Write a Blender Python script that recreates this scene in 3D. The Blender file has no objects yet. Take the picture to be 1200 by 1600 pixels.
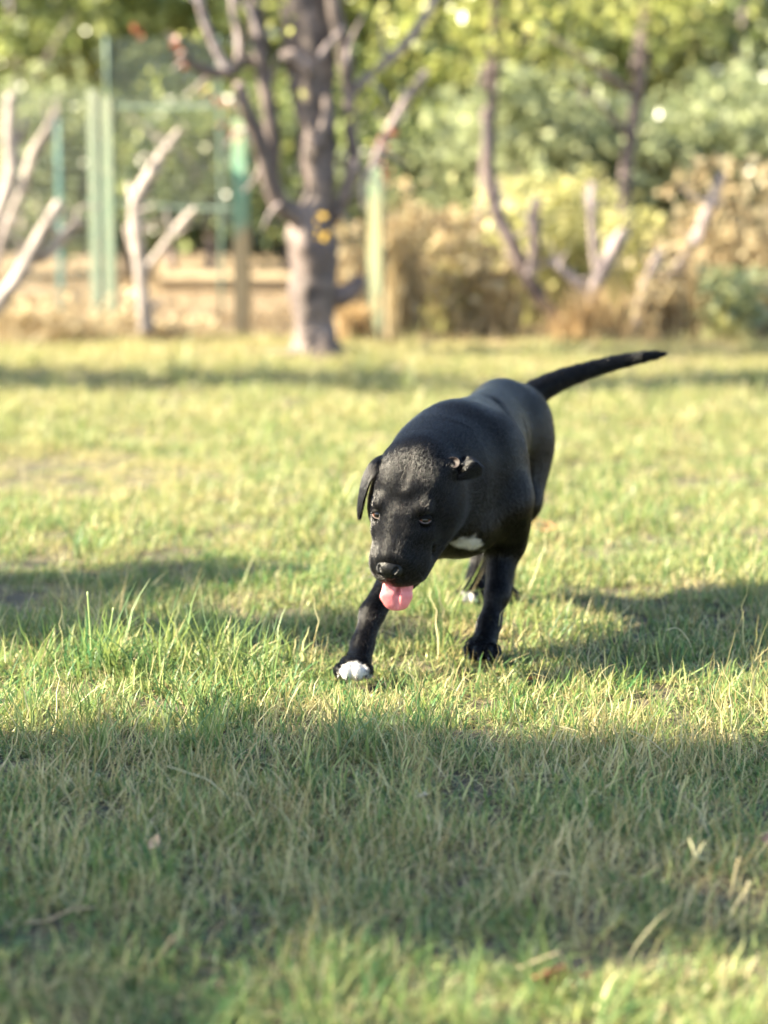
import bpy, math, random
import numpy as np
from mathutils import Vector, noise

# ------------------------------------------------------------------ camera, light, exposure
SC = bpy.context.scene
COL = SC.collection
R = math.radians
rng = np.random.default_rng(7)
random.seed(7)

CAM_H = 0.95
FPX = 3560.0                      # focal length in pixels of a 1600 px high frame
PITCH = math.atan(547.0 / FPX)
cam_d = bpy.data.cameras.new('camera')
cam = bpy.data.objects.new('camera', cam_d)
COL.objects.link(cam)
cam.location = (0, 0, CAM_H)
cam.rotation_euler = (math.pi / 2 - PITCH, 0, 0)
cam_d.sensor_fit = 'VERTICAL'
cam_d.sensor_height = 24.0
cam_d.lens = FPX / 1600 * 24.0
cam_d.clip_end = 500
cam_d.dof.use_dof = True
cam_d.dof.focus_distance = 3.90
cam_d.dof.aperture_fstop = 1.6
SC.camera = cam

SUN_EL = R(36)
SUN_AZ = R(-3)                    # turn of the sun from the left (-X) towards the far side (+Y)
SUN = Vector((-math.cos(SUN_EL) * math.cos(SUN_AZ), math.cos(SUN_EL) * math.sin(SUN_AZ), math.sin(SUN_EL)))
world = bpy.data.worlds.new('World')
SC.world = world
world.use_nodes = True
wn = world.node_tree.nodes
sky = wn.new('ShaderNodeTexSky')
sky.sky_type = 'NISHITA'
sky.sun_disc = False
sky.sun_elevation = SUN_EL
sky.sun_rotation = math.atan2(SUN.x, SUN.y)
world.node_tree.links.new(sky.outputs[0], wn['Background'].inputs[0])
wn['Background'].inputs[1].default_value = 0.075
sun_d = bpy.data.lights.new('sun', 'SUN')
sun_d.energy = 5.0
sun_d.angle = R(0.6)
sun_d.color = (1.0, 0.89, 0.66)
sun = bpy.data.objects.new('sun', sun_d)
COL.objects.link(sun)
sun.rotation_euler = SUN.to_track_quat('Z', 'Y').to_euler()
SC.view_settings.view_transform = 'Standard'
SC.view_settings.look = 'None'
SC.view_settings.gamma = 1
SC.view_settings.exposure = 2.7
SC.render.engine = 'CYCLES'
SC.cycles.use_denoising = True
SC.cycles.max_bounces = 6
SC.cycles.transparent_max_bounces = 4

# ------------------------------------------------------------------ helpers
CT, ST = math.cos(PITCH), math.sin(PITCH)

def P(px, py, Y):
    """the place at distance Y that the photograph shows at px, py (1200 x 1600)"""
    u = (px - 600) / FPX
    v = (800 - py) / FPX
    d = np.array([u, CT + v * ST, -ST + v * CT])
    t = Y / d[1]
    return np.array([d[0] * t, Y, CAM_H + d[2] * t])

def ground_at(px, py):
    u = (px - 600) / FPX
    v = (800 - py) / FPX
    d = np.array([u, CT + v * ST, -ST + v * CT])
    t = -CAM_H / d[2]
    return np.array([d[0] * t, d[1] * t, 0.0])

def gz(x, y):
    """height of the lawn"""
    x = np.asarray(x, float); y = np.asarray(y, float)
    z = 0.010 * np.sin(x * 3.1 + 1.3 * np.sin(y * 1.7)) * np.cos(y * 2.3 + 0.7) + 0.006 * np.sin(x * 7.3 + y * 5.1 + 2)
    return z - 0.004

def set_tags(o, label=None, cat=None, group=None, kind=None):
    if label: o['label'] = label
    if cat: o['category'] = cat
    if group: o['group'] = group
    if kind: o['kind'] = kind
    return o

def empty(name, loc=(0, 0, 0), **k):
    o = bpy.data.objects.new(name, None)
    o.location = loc
    o.empty_display_size = 0.1
    COL.objects.link(o)
    return set_tags(o, **k)

def mesh_obj(name, V, F, mat, parent=None, attrs=None, smooth=False, link=True, mats=None, midx=None):
    """V (n,3); F list/array of faces (all the same length if an array)"""
    me = bpy.data.meshes.new(name)
    V = np.asarray(V, dtype=np.float32)
    if isinstance(F, np.ndarray):
        nf, k = F.shape
        me.vertices.add(len(V)); me.vertices.foreach_set('co', V.ravel())
        me.loops.add(nf * k); me.loops.foreach_set('vertex_index', F.ravel().astype(np.int32))
        me.polygons.add(nf)
        me.polygons.foreach_set('loop_start', np.arange(0, nf * k, k, dtype=np.int32))
        me.polygons.foreach_set('loop_total', np.full(nf, k, dtype=np.int32))
        me.update(calc_edges=True)
    else:
        me.from_pydata(V.tolist(), [], F)
    for m in (mats or [mat]):
        me.materials.append(m)
    if midx is not None:
        me.polygons.foreach_set('material_index', np.asarray(midx, dtype=np.int32))
    if attrs:
        for n, (dom, typ, a) in attrs.items():
            at = me.attributes.new(n, typ, dom)
            a = np.asarray(a, dtype=np.float32)
            if typ == 'FLOAT': at.data.foreach_set('value', a.ravel())
            elif typ == 'FLOAT_COLOR': at.data.foreach_set('color', a.ravel())
            else: at.data.foreach_set('vector', a.ravel())
    if smooth:
        me.polygons.foreach_set('use_smooth', np.ones(len(me.polygons), dtype=bool))
    me.validate()
    o = bpy.data.objects.new(name, me)
    if link: COL.objects.link(o)
    if parent is not None:
        o.parent = parent
        o.location = tuple(-np.array(parent.location)) if parent.parent is None else (0, 0, 0)
    return o

# ---- materials
def new_mat(name):
    m = bpy.data.materials.new(name)
    m.use_nodes = True
    nt = m.node_tree
    nt.nodes.clear()
    out = nt.nodes.new('ShaderNodeOutputMaterial')
    return m, nt, out

def N(nt, t, **k):
    n = nt.nodes.new(t)
    for a, b in k.items():
        if hasattr(n, a): setattr(n, a, b)
    return n

def ramp(nt, stops, fac):
    r = nt.nodes.new('ShaderNodeValToRGB')
    e = r.color_ramp.elements
    while len(e) < len(stops): e.new(0.5)
    for i, (p, c) in enumerate(stops):
        e[i].position = p; e[i].color = (*c, 1)
    nt.links.new(fac, r.inputs[0])
    return r.outputs[0]

def mixc(nt, a, b, fac, mode='MIX'):
    m = nt.nodes.new('ShaderNodeMix'); m.data_type = 'RGBA'; m.blend_type = mode
    def put(v, s):
        if isinstance(v, bpy.types.NodeSocket): nt.links.new(v, s)
        else: s.default_value = v if not isinstance(v, tuple) else (*v, 1)
    put(a, m.inputs[6]); put(b, m.inputs[7])
    if isinstance(fac, bpy.types.NodeSocket): nt.links.new(fac, m.inputs[0])
    else: m.inputs[0].default_value = fac
    return m.outputs[2]

def noise_n(nt, scale, detail=3, rough=0.55, coord='pos'):
    n = nt.nodes.new('ShaderNodeTexNoise')
    n.inputs['Scale'].default_value = scale
    n.inputs['Detail'].default_value = detail
    n.inputs['Roughness'].default_value = rough
    if coord == 'pos':
        g = nt.nodes.new('ShaderNodeNewGeometry'); nt.links.new(g.outputs['Position'], n.inputs['Vector'])
    else:
        g = nt.nodes.new('ShaderNodeTexCoord'); nt.links.new(g.outputs['Object'], n.inputs['Vector'])
    return n.outputs[0]

def leafy_shader(nt, out, color, trans=0.4, rough=0.5, spec=0.4, tcol=None):
    p = N(nt, 'ShaderNodeBsdfPrincipled')
    p.inputs['Roughness'].default_value = rough
    p.inputs['Specular IOR Level'].default_value = spec
    nt.links.new(color, p.inputs['Base Color'])
    t = N(nt, 'ShaderNodeBsdfTranslucent')
    nt.links.new(tcol if tcol is not None else color, t.inputs[0])
    m = N(nt, 'ShaderNodeMixShader'); m.inputs[0].default_value = trans
    nt.links.new(p.outputs[0], m.inputs[1]); nt.links.new(t.outputs[0], m.inputs[2])
    nt.links.new(m.outputs[0], out.inputs[0])

def attr(nt, name):
    a = nt.nodes.new('ShaderNodeAttribute'); a.attribute_name = name
    return a

def leaf_mat(name, stops, trans=0.45, spec=0.5, rough=0.4):
    m, nt, out = new_mat(name)
    c = ramp(nt, stops, attr(nt, 'rnd').outputs['Fac'])
    leafy_shader(nt, out, c, trans, rough, spec)
    return m

def bark_mat(name, c1, c2, scale=14, c3=None):
    m, nt, out = new_mat(name)
    n = noise_n(nt, scale, 5, 0.65)
    c = ramp(nt, [(0.35, c1), (0.62, c2)], n)
    if c3:
        c = mixc(nt, c, c3, ramp(nt, [(0.5, (0, 0, 0)), (0.62, (1, 1, 1))], noise_n(nt, 3.0, 2)))
    p = N(nt, 'ShaderNodeBsdfPrincipled')
    nt.links.new(c, p.inputs['Base Color']); p.inputs['Roughness'].default_value = 0.8
    b = N(nt, 'ShaderNodeBump'); b.inputs['Strength'].default_value = 0.6; b.inputs['Distance'].default_value = 0.01
    nt.links.new(noise_n(nt, scale * 2.5, 4), b.inputs['Height']); nt.links.new(b.outputs[0], p.inputs['Normal'])
    nt.links.new(p.outputs[0], out.inputs[0])
    return m

def plain_mat(name, col, rough=0.6, spec=0.5, noise_amt=0.25, scale=20, sss=0, coat=0):
    m, nt, out = new_mat(name)
    p = N(nt, 'ShaderNodeBsdfPrincipled')
    lo = tuple(v * (1 - noise_amt) for v in col); hi = tuple(min(1, v * (1 + noise_amt)) for v in col)
    nt.links.new(ramp(nt, [(0.3, lo), (0.7, hi)], noise_n(nt, scale, 4)), p.inputs['Base Color'])
    p.inputs['Roughness'].default_value = rough
    p.inputs['Specular IOR Level'].default_value = spec
    p.inputs['Coat Weight'].default_value = coat
    if sss:
        p.inputs['Subsurface Weight'].default_value = sss
        p.inputs['Subsurface Scale'].default_value = 0.01
    nt.links.new(p.outputs[0], out.inputs[0])
    return m

# ---- geometry builders
def tube(pts, radii, seg=10, wob=0.0, seed=0, sub=5, cap=True):
    """smooth tapered tube along control points -> V, F(list)"""
    pts = [np.array(p, float) for p in pts]
    r = np.random.default_rng(seed)
    n = len(pts)
    P2, R2 = [], []
    for i in range(n - 1):
        p0 = pts[max(i - 1, 0)]; p1 = pts[i]; p2 = pts[i + 1]; p3 = pts[min(i + 2, n - 1)]
        for k in range(sub):
            t = k / sub
            P2.append(0.5 * ((2 * p1) + (p2 - p0) * t + (2 * p0 - 5 * p1 + 4 * p2 - p3) * t * t + (3 * p1 - p0 - 3 * p2 + p3) * t ** 3))
            R2.append(radii[i] * (1 - t) + radii[i + 1] * t)
    P2.append(pts[-1]); R2.append(radii[-1])
    P2 = np.array(P2); R2 = np.array(R2)
    T = np.gradient(P2, axis=0); T /= np.linalg.norm(T, axis=1)[:, None] + 1e-9
    up = np.array([0.31, 0.9, 0.12])
    V = []
    ang = np.linspace(0, 2 * np.pi, seg, endpoint=False)
    prof = 1 + wob * r.normal(size=seg)
    for i in range(len(P2)):
        a = np.cross(T[i], up); a /= np.linalg.norm(a) + 1e-9
        b = np.cross(T[i], a)
        prof = 1 + (prof - 1) * 0.8 + wob * 0.5 * r.normal(size=seg)
        V.append(P2[i] + (R2[i] * prof)[:, None] * (np.cos(ang)[:, None] * a + np.sin(ang)[:, None] * b))
    V = np.concatenate(V)
    F = []
    m = len(P2)
    for i in range(m - 1):
        for k in range(seg):
            k2 = (k + 1) % seg
            F.append((i * seg + k, i * seg + k2, (i + 1) * seg + k2, (i + 1) * seg + k))
    if cap:
        F.append(tuple(range(seg - 1, -1, -1)))
        F.append(tuple((m - 1) * seg + k for k in range(seg)))
    return V, F

def join(parts):
    V, F, o = [], [], 0
    for v, f in parts:
        V.append(v); F += [tuple(i + o for i in q) for q in f]; o += len(v)
    return np.concatenate(V), F

def leaf_cards(C, size, seed=0, aspect=0.6, tilt=None):
    """C (n,3) centres, size (n,) -> folded diamond leaves, 2 quads... returned as quads with a random per face"""
    r = np.random.default_rng(seed)
    n = len(C)
    a = r.normal(size=(n, 3)); a /= np.linalg.norm(a, axis=1)[:, None]
    if tilt is not None:
        a += np.array(tilt); a /= np.linalg.norm(a, axis=1)[:, None]
    b = r.normal(size=(n, 3)); b -= (b * a).sum(1)[:, None] * a; b /= np.linalg.norm(b, axis=1)[:, None]
    c = np.cross(a, b)
    s = np.asarray(size)[:, None]
    v0 = C - a * s * 0.5; v2 = C + a * s * 0.5
    v1 = C + b * s * 0.5 * aspect + c * s * 0.12; v3 = C - b * s * 0.5 * aspect + c * s * 0.12
    V = np.stack([v0, v1, v2, v3], 1).reshape(-1, 3)
    F = np.arange(4 * n).reshape(n, 4)
    return V, F, r.random(n)

def crown_points(lobes, n, seed, shell=0.45, clump=0.16, nclump=None):
    """points clumped inside ellipsoid lobes (c, r)"""
    r = np.random.default_rng(seed)
    w = np.array([l[1][0] * l[1][1] * l[1][2] for l in lobes]) ** 0.67; w /= w.sum()
    nc = nclump or max(8, n // 45)
    li = r.choice(len(lobes), nc, p=w)
    d = r.normal(size=(nc, 3)); d /= np.linalg.norm(d, axis=1)[:, None]
    rad = (shell + (1 - shell) * r.random(nc))[:, None]
    cc = np.array([lobes[i][0] for i in li]) + d * rad * np.array([lobes[i][1] for i in li])
    cw = r.random(nc) ** 0.6; cw /= cw.sum()
    ci = r.choice(nc, n, p=cw)
    return cc[ci] + r.normal(size=(n, 3)) * clump * (0.5 + 0.9 * r.random(nc))[ci][:, None] * np.array([1, 1, 0.8])

# ---- implicit surfaces
def surface_nets(F, org, h):
    neg = F < 0
    nx, ny, nz = F.shape
    c = np.zeros((nx - 1, ny - 1, nz - 1), dtype=np.int8)
    for dx in (0, 1):
        for dy in (0, 1):
            for dz in (0, 1):
                c += neg[dx:nx - 1 + dx, dy:ny - 1 + dy, dz:nz - 1 + dz]
    act = (c > 0) & (c < 8)
    ids = np.full(act.shape, -1, dtype=np.int64)
    I, J, K = np.nonzero(act)
    ids[I, J, K] = np.arange(len(I))
    S = np.zeros((len(I), 3)); W = np.zeros(len(I))
    corners = [(0, 0, 0), (1, 0, 0), (0, 1, 0), (1, 1, 0), (0, 0, 1), (1, 0, 1), (0, 1, 1), (1, 1, 1)]
    for a in range(8):
        for b in range(a + 1, 8):
            A, B = corners[a], corners[b]
            if sum(abs(A[i] - B[i]) for i in range(3)) != 1: continue
            fa = F[I + A[0], J + A[1], K + A[2]]; fb = F[I + B[0], J + B[1], K + B[2]]
            m = (fa < 0) != (fb < 0)
            t = np.where(m, fa / np.where(m, fa - fb, 1), 0)
            for i in range(3):
                S[:, i] += m * (A[i] + t * (B[i] - A[i]))
            W += m
    V = (S / W[:, None] + np.stack([I, J, K], 1)) * h + org
    Q = []
    for ax in range(3):
        o1, o2 = (ax + 1) % 3, (ax + 2) % 3
        sl0 = [slice(None)] * 3; sl1 = [slice(None)] * 3
        sl0[ax] = slice(0, -1); sl1[ax] = slice(1, None)
        e = neg[tuple(sl0)] != neg[tuple(sl1)]
        E = np.stack(np.nonzero(e), 1)
        ok = (E[:, o1] > 0) & (E[:, o2] > 0) & (E[:, o1] < F.shape[o1] - 1) & (E[:, o2] < F.shape[o2] - 1)
        E = E[ok]
        def cell(d1, d2):
            X = E.copy(); X[:, o1] -= d1; X[:, o2] -= d2
            return ids[X[:, 0], X[:, 1], X[:, 2]]
        q = np.stack([cell(1, 1), cell(0, 1), cell(0, 0), cell(1, 0)], 1)
        flip = ~neg[E[:, 0], E[:, 1], E[:, 2]]
        q[flip] = q[flip][:, ::-1]
        Q.append(q)
    return V, np.concatenate(Q)

class Field:
    def __init__(self, lo, hi, h):
        self.lo = np.array(lo, float); self.h = h
        self.n = np.ceil((np.array(hi) - self.lo) / h).astype(int) + 1
        self.F = np.full(self.n, 0.2, dtype=np.float32)
        self.prims = []
    def region(self, lo, hi):
        a = np.clip(np.floor((np.array(lo) - self.lo) / self.h).astype(int), 0, self.n)
        b = np.clip(np.ceil((np.array(hi) - self.lo) / self.h).astype(int) + 1, 0, self.n)
        g = [self.lo[i] + np.arange(a[i], b[i]) * self.h for i in range(3)]
        X = np.stack(np.meshgrid(*g, indexing='ij'), -1)
        return tuple(slice(a[i], b[i]) for i in range(3)), X
    def put(self, fn, lo, hi, k, op='add', flow=None, weight=True):
        sl, X = self.region(np.array(lo) - 0.045, np.array(hi) + 0.045)
        if X.size == 0: return
        d = fn(X)
        f = self.F[sl]
        if op == 'add':
            hh = np.clip(0.5 + 0.5 * (f - d) / k, 0, 1)
            self.F[sl] = f * (1 - hh) + d * hh - k * hh * (1 - hh)
        elif op == 'sub':
            d = -d
            hh = np.clip(0.5 - 0.5 * (f - d) / k, 0, 1)
            self.F[sl] = f * (1 - hh) + d * hh + k * hh * (1 - hh)
        if op == 'add' and flow is not None: self.prims.append((fn, np.array(flow, float)))
    def cone(self, a, b, ra, rb, k=0.02, op='add', flow=None, M=None):
        """tapered capsule"""
        a = np.array(a, float); b = np.array(b, float)
        if M is not None: a = M[0] + M[1] @ a; b = M[0] + M[1] @ b
        ba = b - a; L2 = ba @ ba
        def fn(X):
            t = np.clip(((X - a) @ ba) / L2, 0, 1)
            return np.linalg.norm(X - a - t[..., None] * ba, axis=-1) - (ra + (rb - ra) * t)
        r = max(ra, rb)
        self.put(fn, np.minimum(a, b) - r, np.maximum(a, b) + r, k, op, flow if flow is not None else ba / np.sqrt(L2))
    def ell(self, c, rad, k=0.03, op='add', rot=None, flow=None, M=None):
        c = np.array(c, float); rad = np.array(rad, float)
        Rm = np.eye(3) if rot is None else np.array(rot, float)
        if M is not None: c = M[0] + M[1] @ c; Rm = M[1] @ Rm
        def fn(X):
            q = (X - c) @ Rm
            k0 = np.linalg.norm(q / rad, axis=-1); k1 = np.linalg.norm(q / rad ** 2, axis=-1)
            return k0 * (k0 - 1) / (k1 + 1e-9)
        r = rad.max()
        self.put(fn, c - r, c + r, k, op, flow)
    def mesh(self):
        return surface_nets(self.F, self.lo, self.h)

def rotz(a):
    return np.array([[math.cos(a), -math.sin(a), 0], [math.sin(a), math.cos(a), 0], [0, 0, 1]])

# ================================================================== GROUND
m_ground, nt, out = new_mat('lawn_soil')
n1 = noise_n(nt, 1.3, 4); n2 = noise_n(nt, 40, 5, 0.7)
c = ramp(nt, [(0.3, (0.03, 0.028, 0.014)), (0.5, (0.06, 0.052, 0.028)), (0.7, (0.12, 0.095, 0.055))], n2)
g = N(nt, 'ShaderNodeNewGeometry'); sx = N(nt, 'ShaderNodeSeparateXYZ'); nt.links.new(g.outputs['Position'], sx.inputs[0])
mr = N(nt, 'ShaderNodeMapRange'); mr.inputs[1].default_value = 10.8; mr.inputs[2].default_value = 12.2
nt.links.new(sx.outputs[1], mr.inputs[0])
dry = ramp(nt, [(0.3, (0.11, 0.07, 0.04)), (0.5, (0.21, 0.15, 0.085)), (0.7, (0.30, 0.225, 0.135))], noise_n(nt, 6, 5, 0.7))
c = mixc(nt, c, dry, mr.outputs[0])
p = N(nt, 'ShaderNodeBsdfPrincipled'); p.inputs['Roughness'].default_value = 0.95
nt.links.new(c, p.inputs['Base Color'])
b = N(nt, 'ShaderNodeBump'); b.inputs['Strength'].default_value = 0.8; b.inputs['Distance'].default_value = 0.02
nt.links.new(noise_n(nt, 60, 5), b.inputs['Height']); nt.links.new(b.outputs[0], p.inputs['Normal'])
nt.links.new(p.outputs[0], out.inputs[0])

gx = np.unique(np.concatenate([np.linspace(-4, 4, 120), np.linspace(-120, -4, 24), np.linspace(4, 120, 24)]))
gy = np.unique(np.concatenate([np.linspace(1, 13, 160), np.linspace(-60, 1, 12), np.linspace(13, 220, 30)]))
GX, GY = np.meshgrid(gx, gy, indexing='ij')
GZ = gz(GX, GY) - 0.004
V = np.stack([GX, GY, GZ], -1).reshape(-1, 3)
i = np.arange(len(gx) - 1)[:, None] * len(gy) + np.arange(len(gy) - 1)[None, :]
F = np.stack([i, i + len(gy), i + len(gy) + 1, i + 1], -1).reshape(-1, 4)
ground = mesh_obj('ground', V, F, m_ground, smooth=True)
set_tags(ground, 'flat soil of the lawn with dry straw litter running back to the hedge', kind='structure')

# ================================================================== GRASS
def grass_mat(name, green, straw, trans, patch=True):
    m, nt, out = new_mat(name)
    oi = N(nt, 'ShaderNodeObjectInfo')
    gcol = ramp(nt, green, attr(nt, 'rnd').outputs['Fac'])
    scol = ramp(nt, straw, attr(nt, 'rnd').outputs['Fac'])
    tint = attr(nt, 'tint').outputs['Fac']
    # dry patches of the lawn
    n = noise_n(nt, 1.1, 3, 0.6)
    mp = N(nt, 'ShaderNodeMapRange'); mp.inputs[1].default_value = 0.42; mp.inputs[2].default_value = 0.72
    nt.links.new(n, mp.inputs[0])
    add = N(nt, 'ShaderNodeMath', operation='MULTIPLY_ADD')
    nt.links.new(mp.outputs[0], add.inputs[0]); add.inputs[1].default_value = 0.30
    nt.links.new(tint, add.inputs[2]); add.use_clamp = True
    g_ = N(nt, 'ShaderNodeNewGeometry'); sx_ = N(nt, 'ShaderNodeSeparateXYZ'); nt.links.new(g_.outputs['Position'], sx_.inputs[0])
    md_ = N(nt, 'ShaderNodeMapRange'); md_.inputs[1].default_value = 5.5; md_.inputs[2].default_value = 12.0; md_.inputs[4].default_value = 0.55
    nt.links.new(sx_.outputs[1], md_.inputs[0])
    ad2 = N(nt, 'ShaderNodeMath', operation='ADD'); ad2.use_clamp = True
    nt.links.new(add.outputs[0], ad2.inputs[0]); nt.links.new(md_.outputs[0], ad2.inputs[1])
    c = mixc(nt, gcol, scol, ad2.outputs[0])
    # paler, drier tips and bases
    t = attr(nt, 't').outputs['Fac']
    c = mixc(nt, c, (0.30, 0.27, 0.13), ramp(nt, [(0.0, (0.55,) * 3), (0.3, (0.0,) * 3), (0.85, (0,) * 3), (1.0, (0.4,) * 3)], t))
    leafy_shader(nt, out, c, trans, 0.45, 0.3, mixc(nt, c, (0.46, 0.48, 0.12), 0.25))
    return m

m_grass = grass_mat('lawn_grass',
    [(0.0, (0.016, 0.080, 0.026)), (0.35, (0.055, 0.165, 0.048)), (0.7, (0.20, 0.275, 0.080)), (1.0, (0.50, 0.52, 0.21))],
    [(0.0, (0.22, 0.16, 0.07)), (0.5, (0.42, 0.34, 0.16)), (1.0, (0.62, 0.54, 0.32))], 0.38)

def tuft(seed, n, spread, L, W, lean, curl, straw, segs=3, name='grass_tuft'):
    r = np.random.default_rng(seed)
    rad = spread * np.sqrt(r.random(n)); th = r.random(n) * 2 * np.pi
    base = np.stack([rad * np.cos(th), rad * np.sin(th), np.zeros(n) - 0.003], 1)
    az = r.random(n) * 2 * np.pi
    ln = L * (0.45 + 0.75 * r.random(n)); w = W * (0.6 + 0.7 * r.random(n))
    le = np.abs(r.normal(0, lean, n)); cu = r.normal(curl, curl * 0.7, n)
    d = np.stack([np.cos(az), np.sin(az), np.zeros(n)], 1)
    tw = az + np.pi / 2 + r.normal(0, 0.5, n)
    s = np.stack([np.cos(tw), np.sin(tw), np.zeros(n)], 1)
    pos = base.copy(); rows = []
    tt = []
    kink = r.normal(0, 0.5, (n, segs))
    for k in range(segs + 1):
        f = k / segs
        ww = w * (1 - f ** 1.6) * 0.5 + 0.00015
        rows.append((pos - s * ww[:, None], pos + s * ww[:, None])); tt.append(f)
        if k < segs:
            a = le + cu * (k + 0.5) / segs
            side = np.stack([-np.sin(az), np.cos(az), np.zeros(n)], 1) * (kink[:, k] * 0.4)[:, None]
            st = d * np.sin(a)[:, None] + np.array([0, 0, 1.0]) * np.cos(a)[:, None] + side
            st /= np.linalg.norm(st, axis=1)[:, None]
            pos = pos + st * (ln / segs)[:, None]
            pos[:, 2] = np.maximum(pos[:, 2], 0.001)
    V = np.stack([x for row in rows for x in row], 1)         # n, 2(segs+1), 3
    m = 2 * (segs + 1)
    F = []
    for k in range(segs):
        F.append(np.stack([2 * k + np.zeros(n, int), 2 * k + 1 + np.zeros(n, int), 2 * k + 3 + np.zeros(n, int), 2 * k + 2 + np.zeros(n, int)], 1) + (np.arange(n) * m)[:, None])
    F = np.concatenate(F)
    rnd = np.repeat(r.random(n), m)
    tint = np.repeat((r.random(n) < straw) * (0.7 + 0.3 * r.random(n)), m)
    t = np.tile(np.repeat(np.array(tt), 2), n)
    return mesh_obj(name, V.reshape(-1, 3), F, m_grass, link=False,
                    attrs={'rnd': ('POINT', 'FLOAT', rnd), 'tint': ('POINT', 'FLOAT', tint), 't': ('POINT', 'FLOAT', t)})

kinds = []
for k in range(5): kinds.append(tuft(10 + k, 84, 0.060, 0.039, 0.0032, 0.95, 1.4, 0.18))      # short green turf
for k in range(3): kinds.append(tuft(20 + k, 46, 0.060, 0.060, 0.0038, 0.75, 1.3, 0.14))      # longer green
for k in range(3): kinds.append(tuft(30 + k, 60, 0.070, 0.055, 0.0022, 1.25, 0.35, 0.85))     # lying straw
for k in range(2): kinds.append(tuft(40 + k, 18, 0.035, 0.120, 0.0048, 0.28, 0.7, 0.03, segs=5))  # tall wide blades
for k in range(2): kinds.append(tuft(50 + k, 10, 0.050, 0.115, 0.0016, 0.75, 0.9, 0.8, segs=6))  # thin long stems
kinds.append(tuft(70, 7, 0.06, 0.13, 0.0019, 1.35, 0.25, 1.0, segs=6)); kinds.append(tuft(71, 6, 0.06, 0.11, 0.0022, 1.3, 0.4, 0.9, segs=6))  # long lying straws
KG, KL, KS, KT, KW = list(range(0, 5)), [5, 6, 7], [8, 9, 10], [11, 12], [13, 14]

def scatter(name, pts, idx, rot, scl, protos):
    """points with an instance index, rotation and scale -> one grass object"""
    me = bpy.data.meshes.new(name)
    me.vertices.add(len(pts)); me.vertices.foreach_set('co', np.asarray(pts, np.float32).ravel())
    for n, typ, a, key in (('pick', 'INT', idx, 'value'), ('turn', 'FLOAT_VECTOR', rot, 'vector'), ('size', 'FLOAT_VECTOR', scl, 'vector')):
        at = me.attributes.new(n, typ, 'POINT')
        at.data.foreach_set(key, np.asarray(a, np.int32 if typ == 'INT' else np.float32).ravel())
    o = bpy.data.objects.new(name, me); COL.objects.link(o)
    cl = bpy.data.collections.new(name + '_kinds')
    for i_, q in enumerate(protos):
        q.name = 'kind_%02d' % i_ + '_' + name
        cl.objects.link(q)
    ng = bpy.data.node_groups.new(name, 'GeometryNodeTree')
    ng.interface.new_socket('Geometry', in_out='INPUT', socket_type='NodeSocketGeometry')
    ng.interface.new_socket('Geometry', in_out='OUTPUT', socket_type='NodeSocketGeometry')
    nn = ng.nodes
    gi = nn.new('NodeGroupInput'); go = nn.new('NodeGroupOutput')
    ip = nn.new('GeometryNodeInstanceOnPoints'); ci = nn.new('GeometryNodeCollectionInfo')
    ci.inputs['Collection'].default_value = cl
    ci.inputs['Separate Children'].default_value = True
    ci.inputs['Reset Children'].default_value = True
    def na(nm, t):
        a = nn.new('GeometryNodeInputNamedAttribute'); a.data_type = t; a.inputs[0].default_value = nm
        return a.outputs[0]
    L = ng.links.new
    L(gi.outputs[0], ip.inputs['Points']); L(ci.outputs[0], ip.inputs['Instance'])
    ip.inputs['Pick Instance'].default_value = True
    L(na('pick', 'INT'), ip.inputs['Instance Index'])
    e2r = nn.new('FunctionNodeEulerToRotation')
    L(na('turn', 'FLOAT_VECTOR'), e2r.inputs[0]); L(e2r.outputs[0], ip.inputs['Rotation'])
    L(na('size', 'FLOAT_VECTOR'), ip.inputs['Scale'])
    L(ip.outputs[0], go.inputs[0])
    md = o.modifiers.new('scatter', 'NODES'); md.node_group = ng
    return o

def wedge_points(y0, y1, dens, margin=0.35, side=0.0):
    """random points of the lawn in the part the camera can see, plus a margin"""
    out_ = []
    A = 0
    ys = np.linspace(y0, y1, 60)
    for a, b_ in zip(ys[:-1], ys[1:]):
        hw = 0.5 * (a + b_) * 600 / FPX + margin + side
        n = rng.poisson(dens * 2 * hw * (b_ - a))
        out_.append(np.stack([rng.uniform(-hw, hw, n), rng.uniform(a, b_, n)], 1))
    return np.concatenate(out_)

def lawn_noise(x, y, s, o=0.0):
    return np.array([noise.noise(Vector((a * s + o, b_ * s - o, o))) for a, b_ in zip(x, y)])

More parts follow.
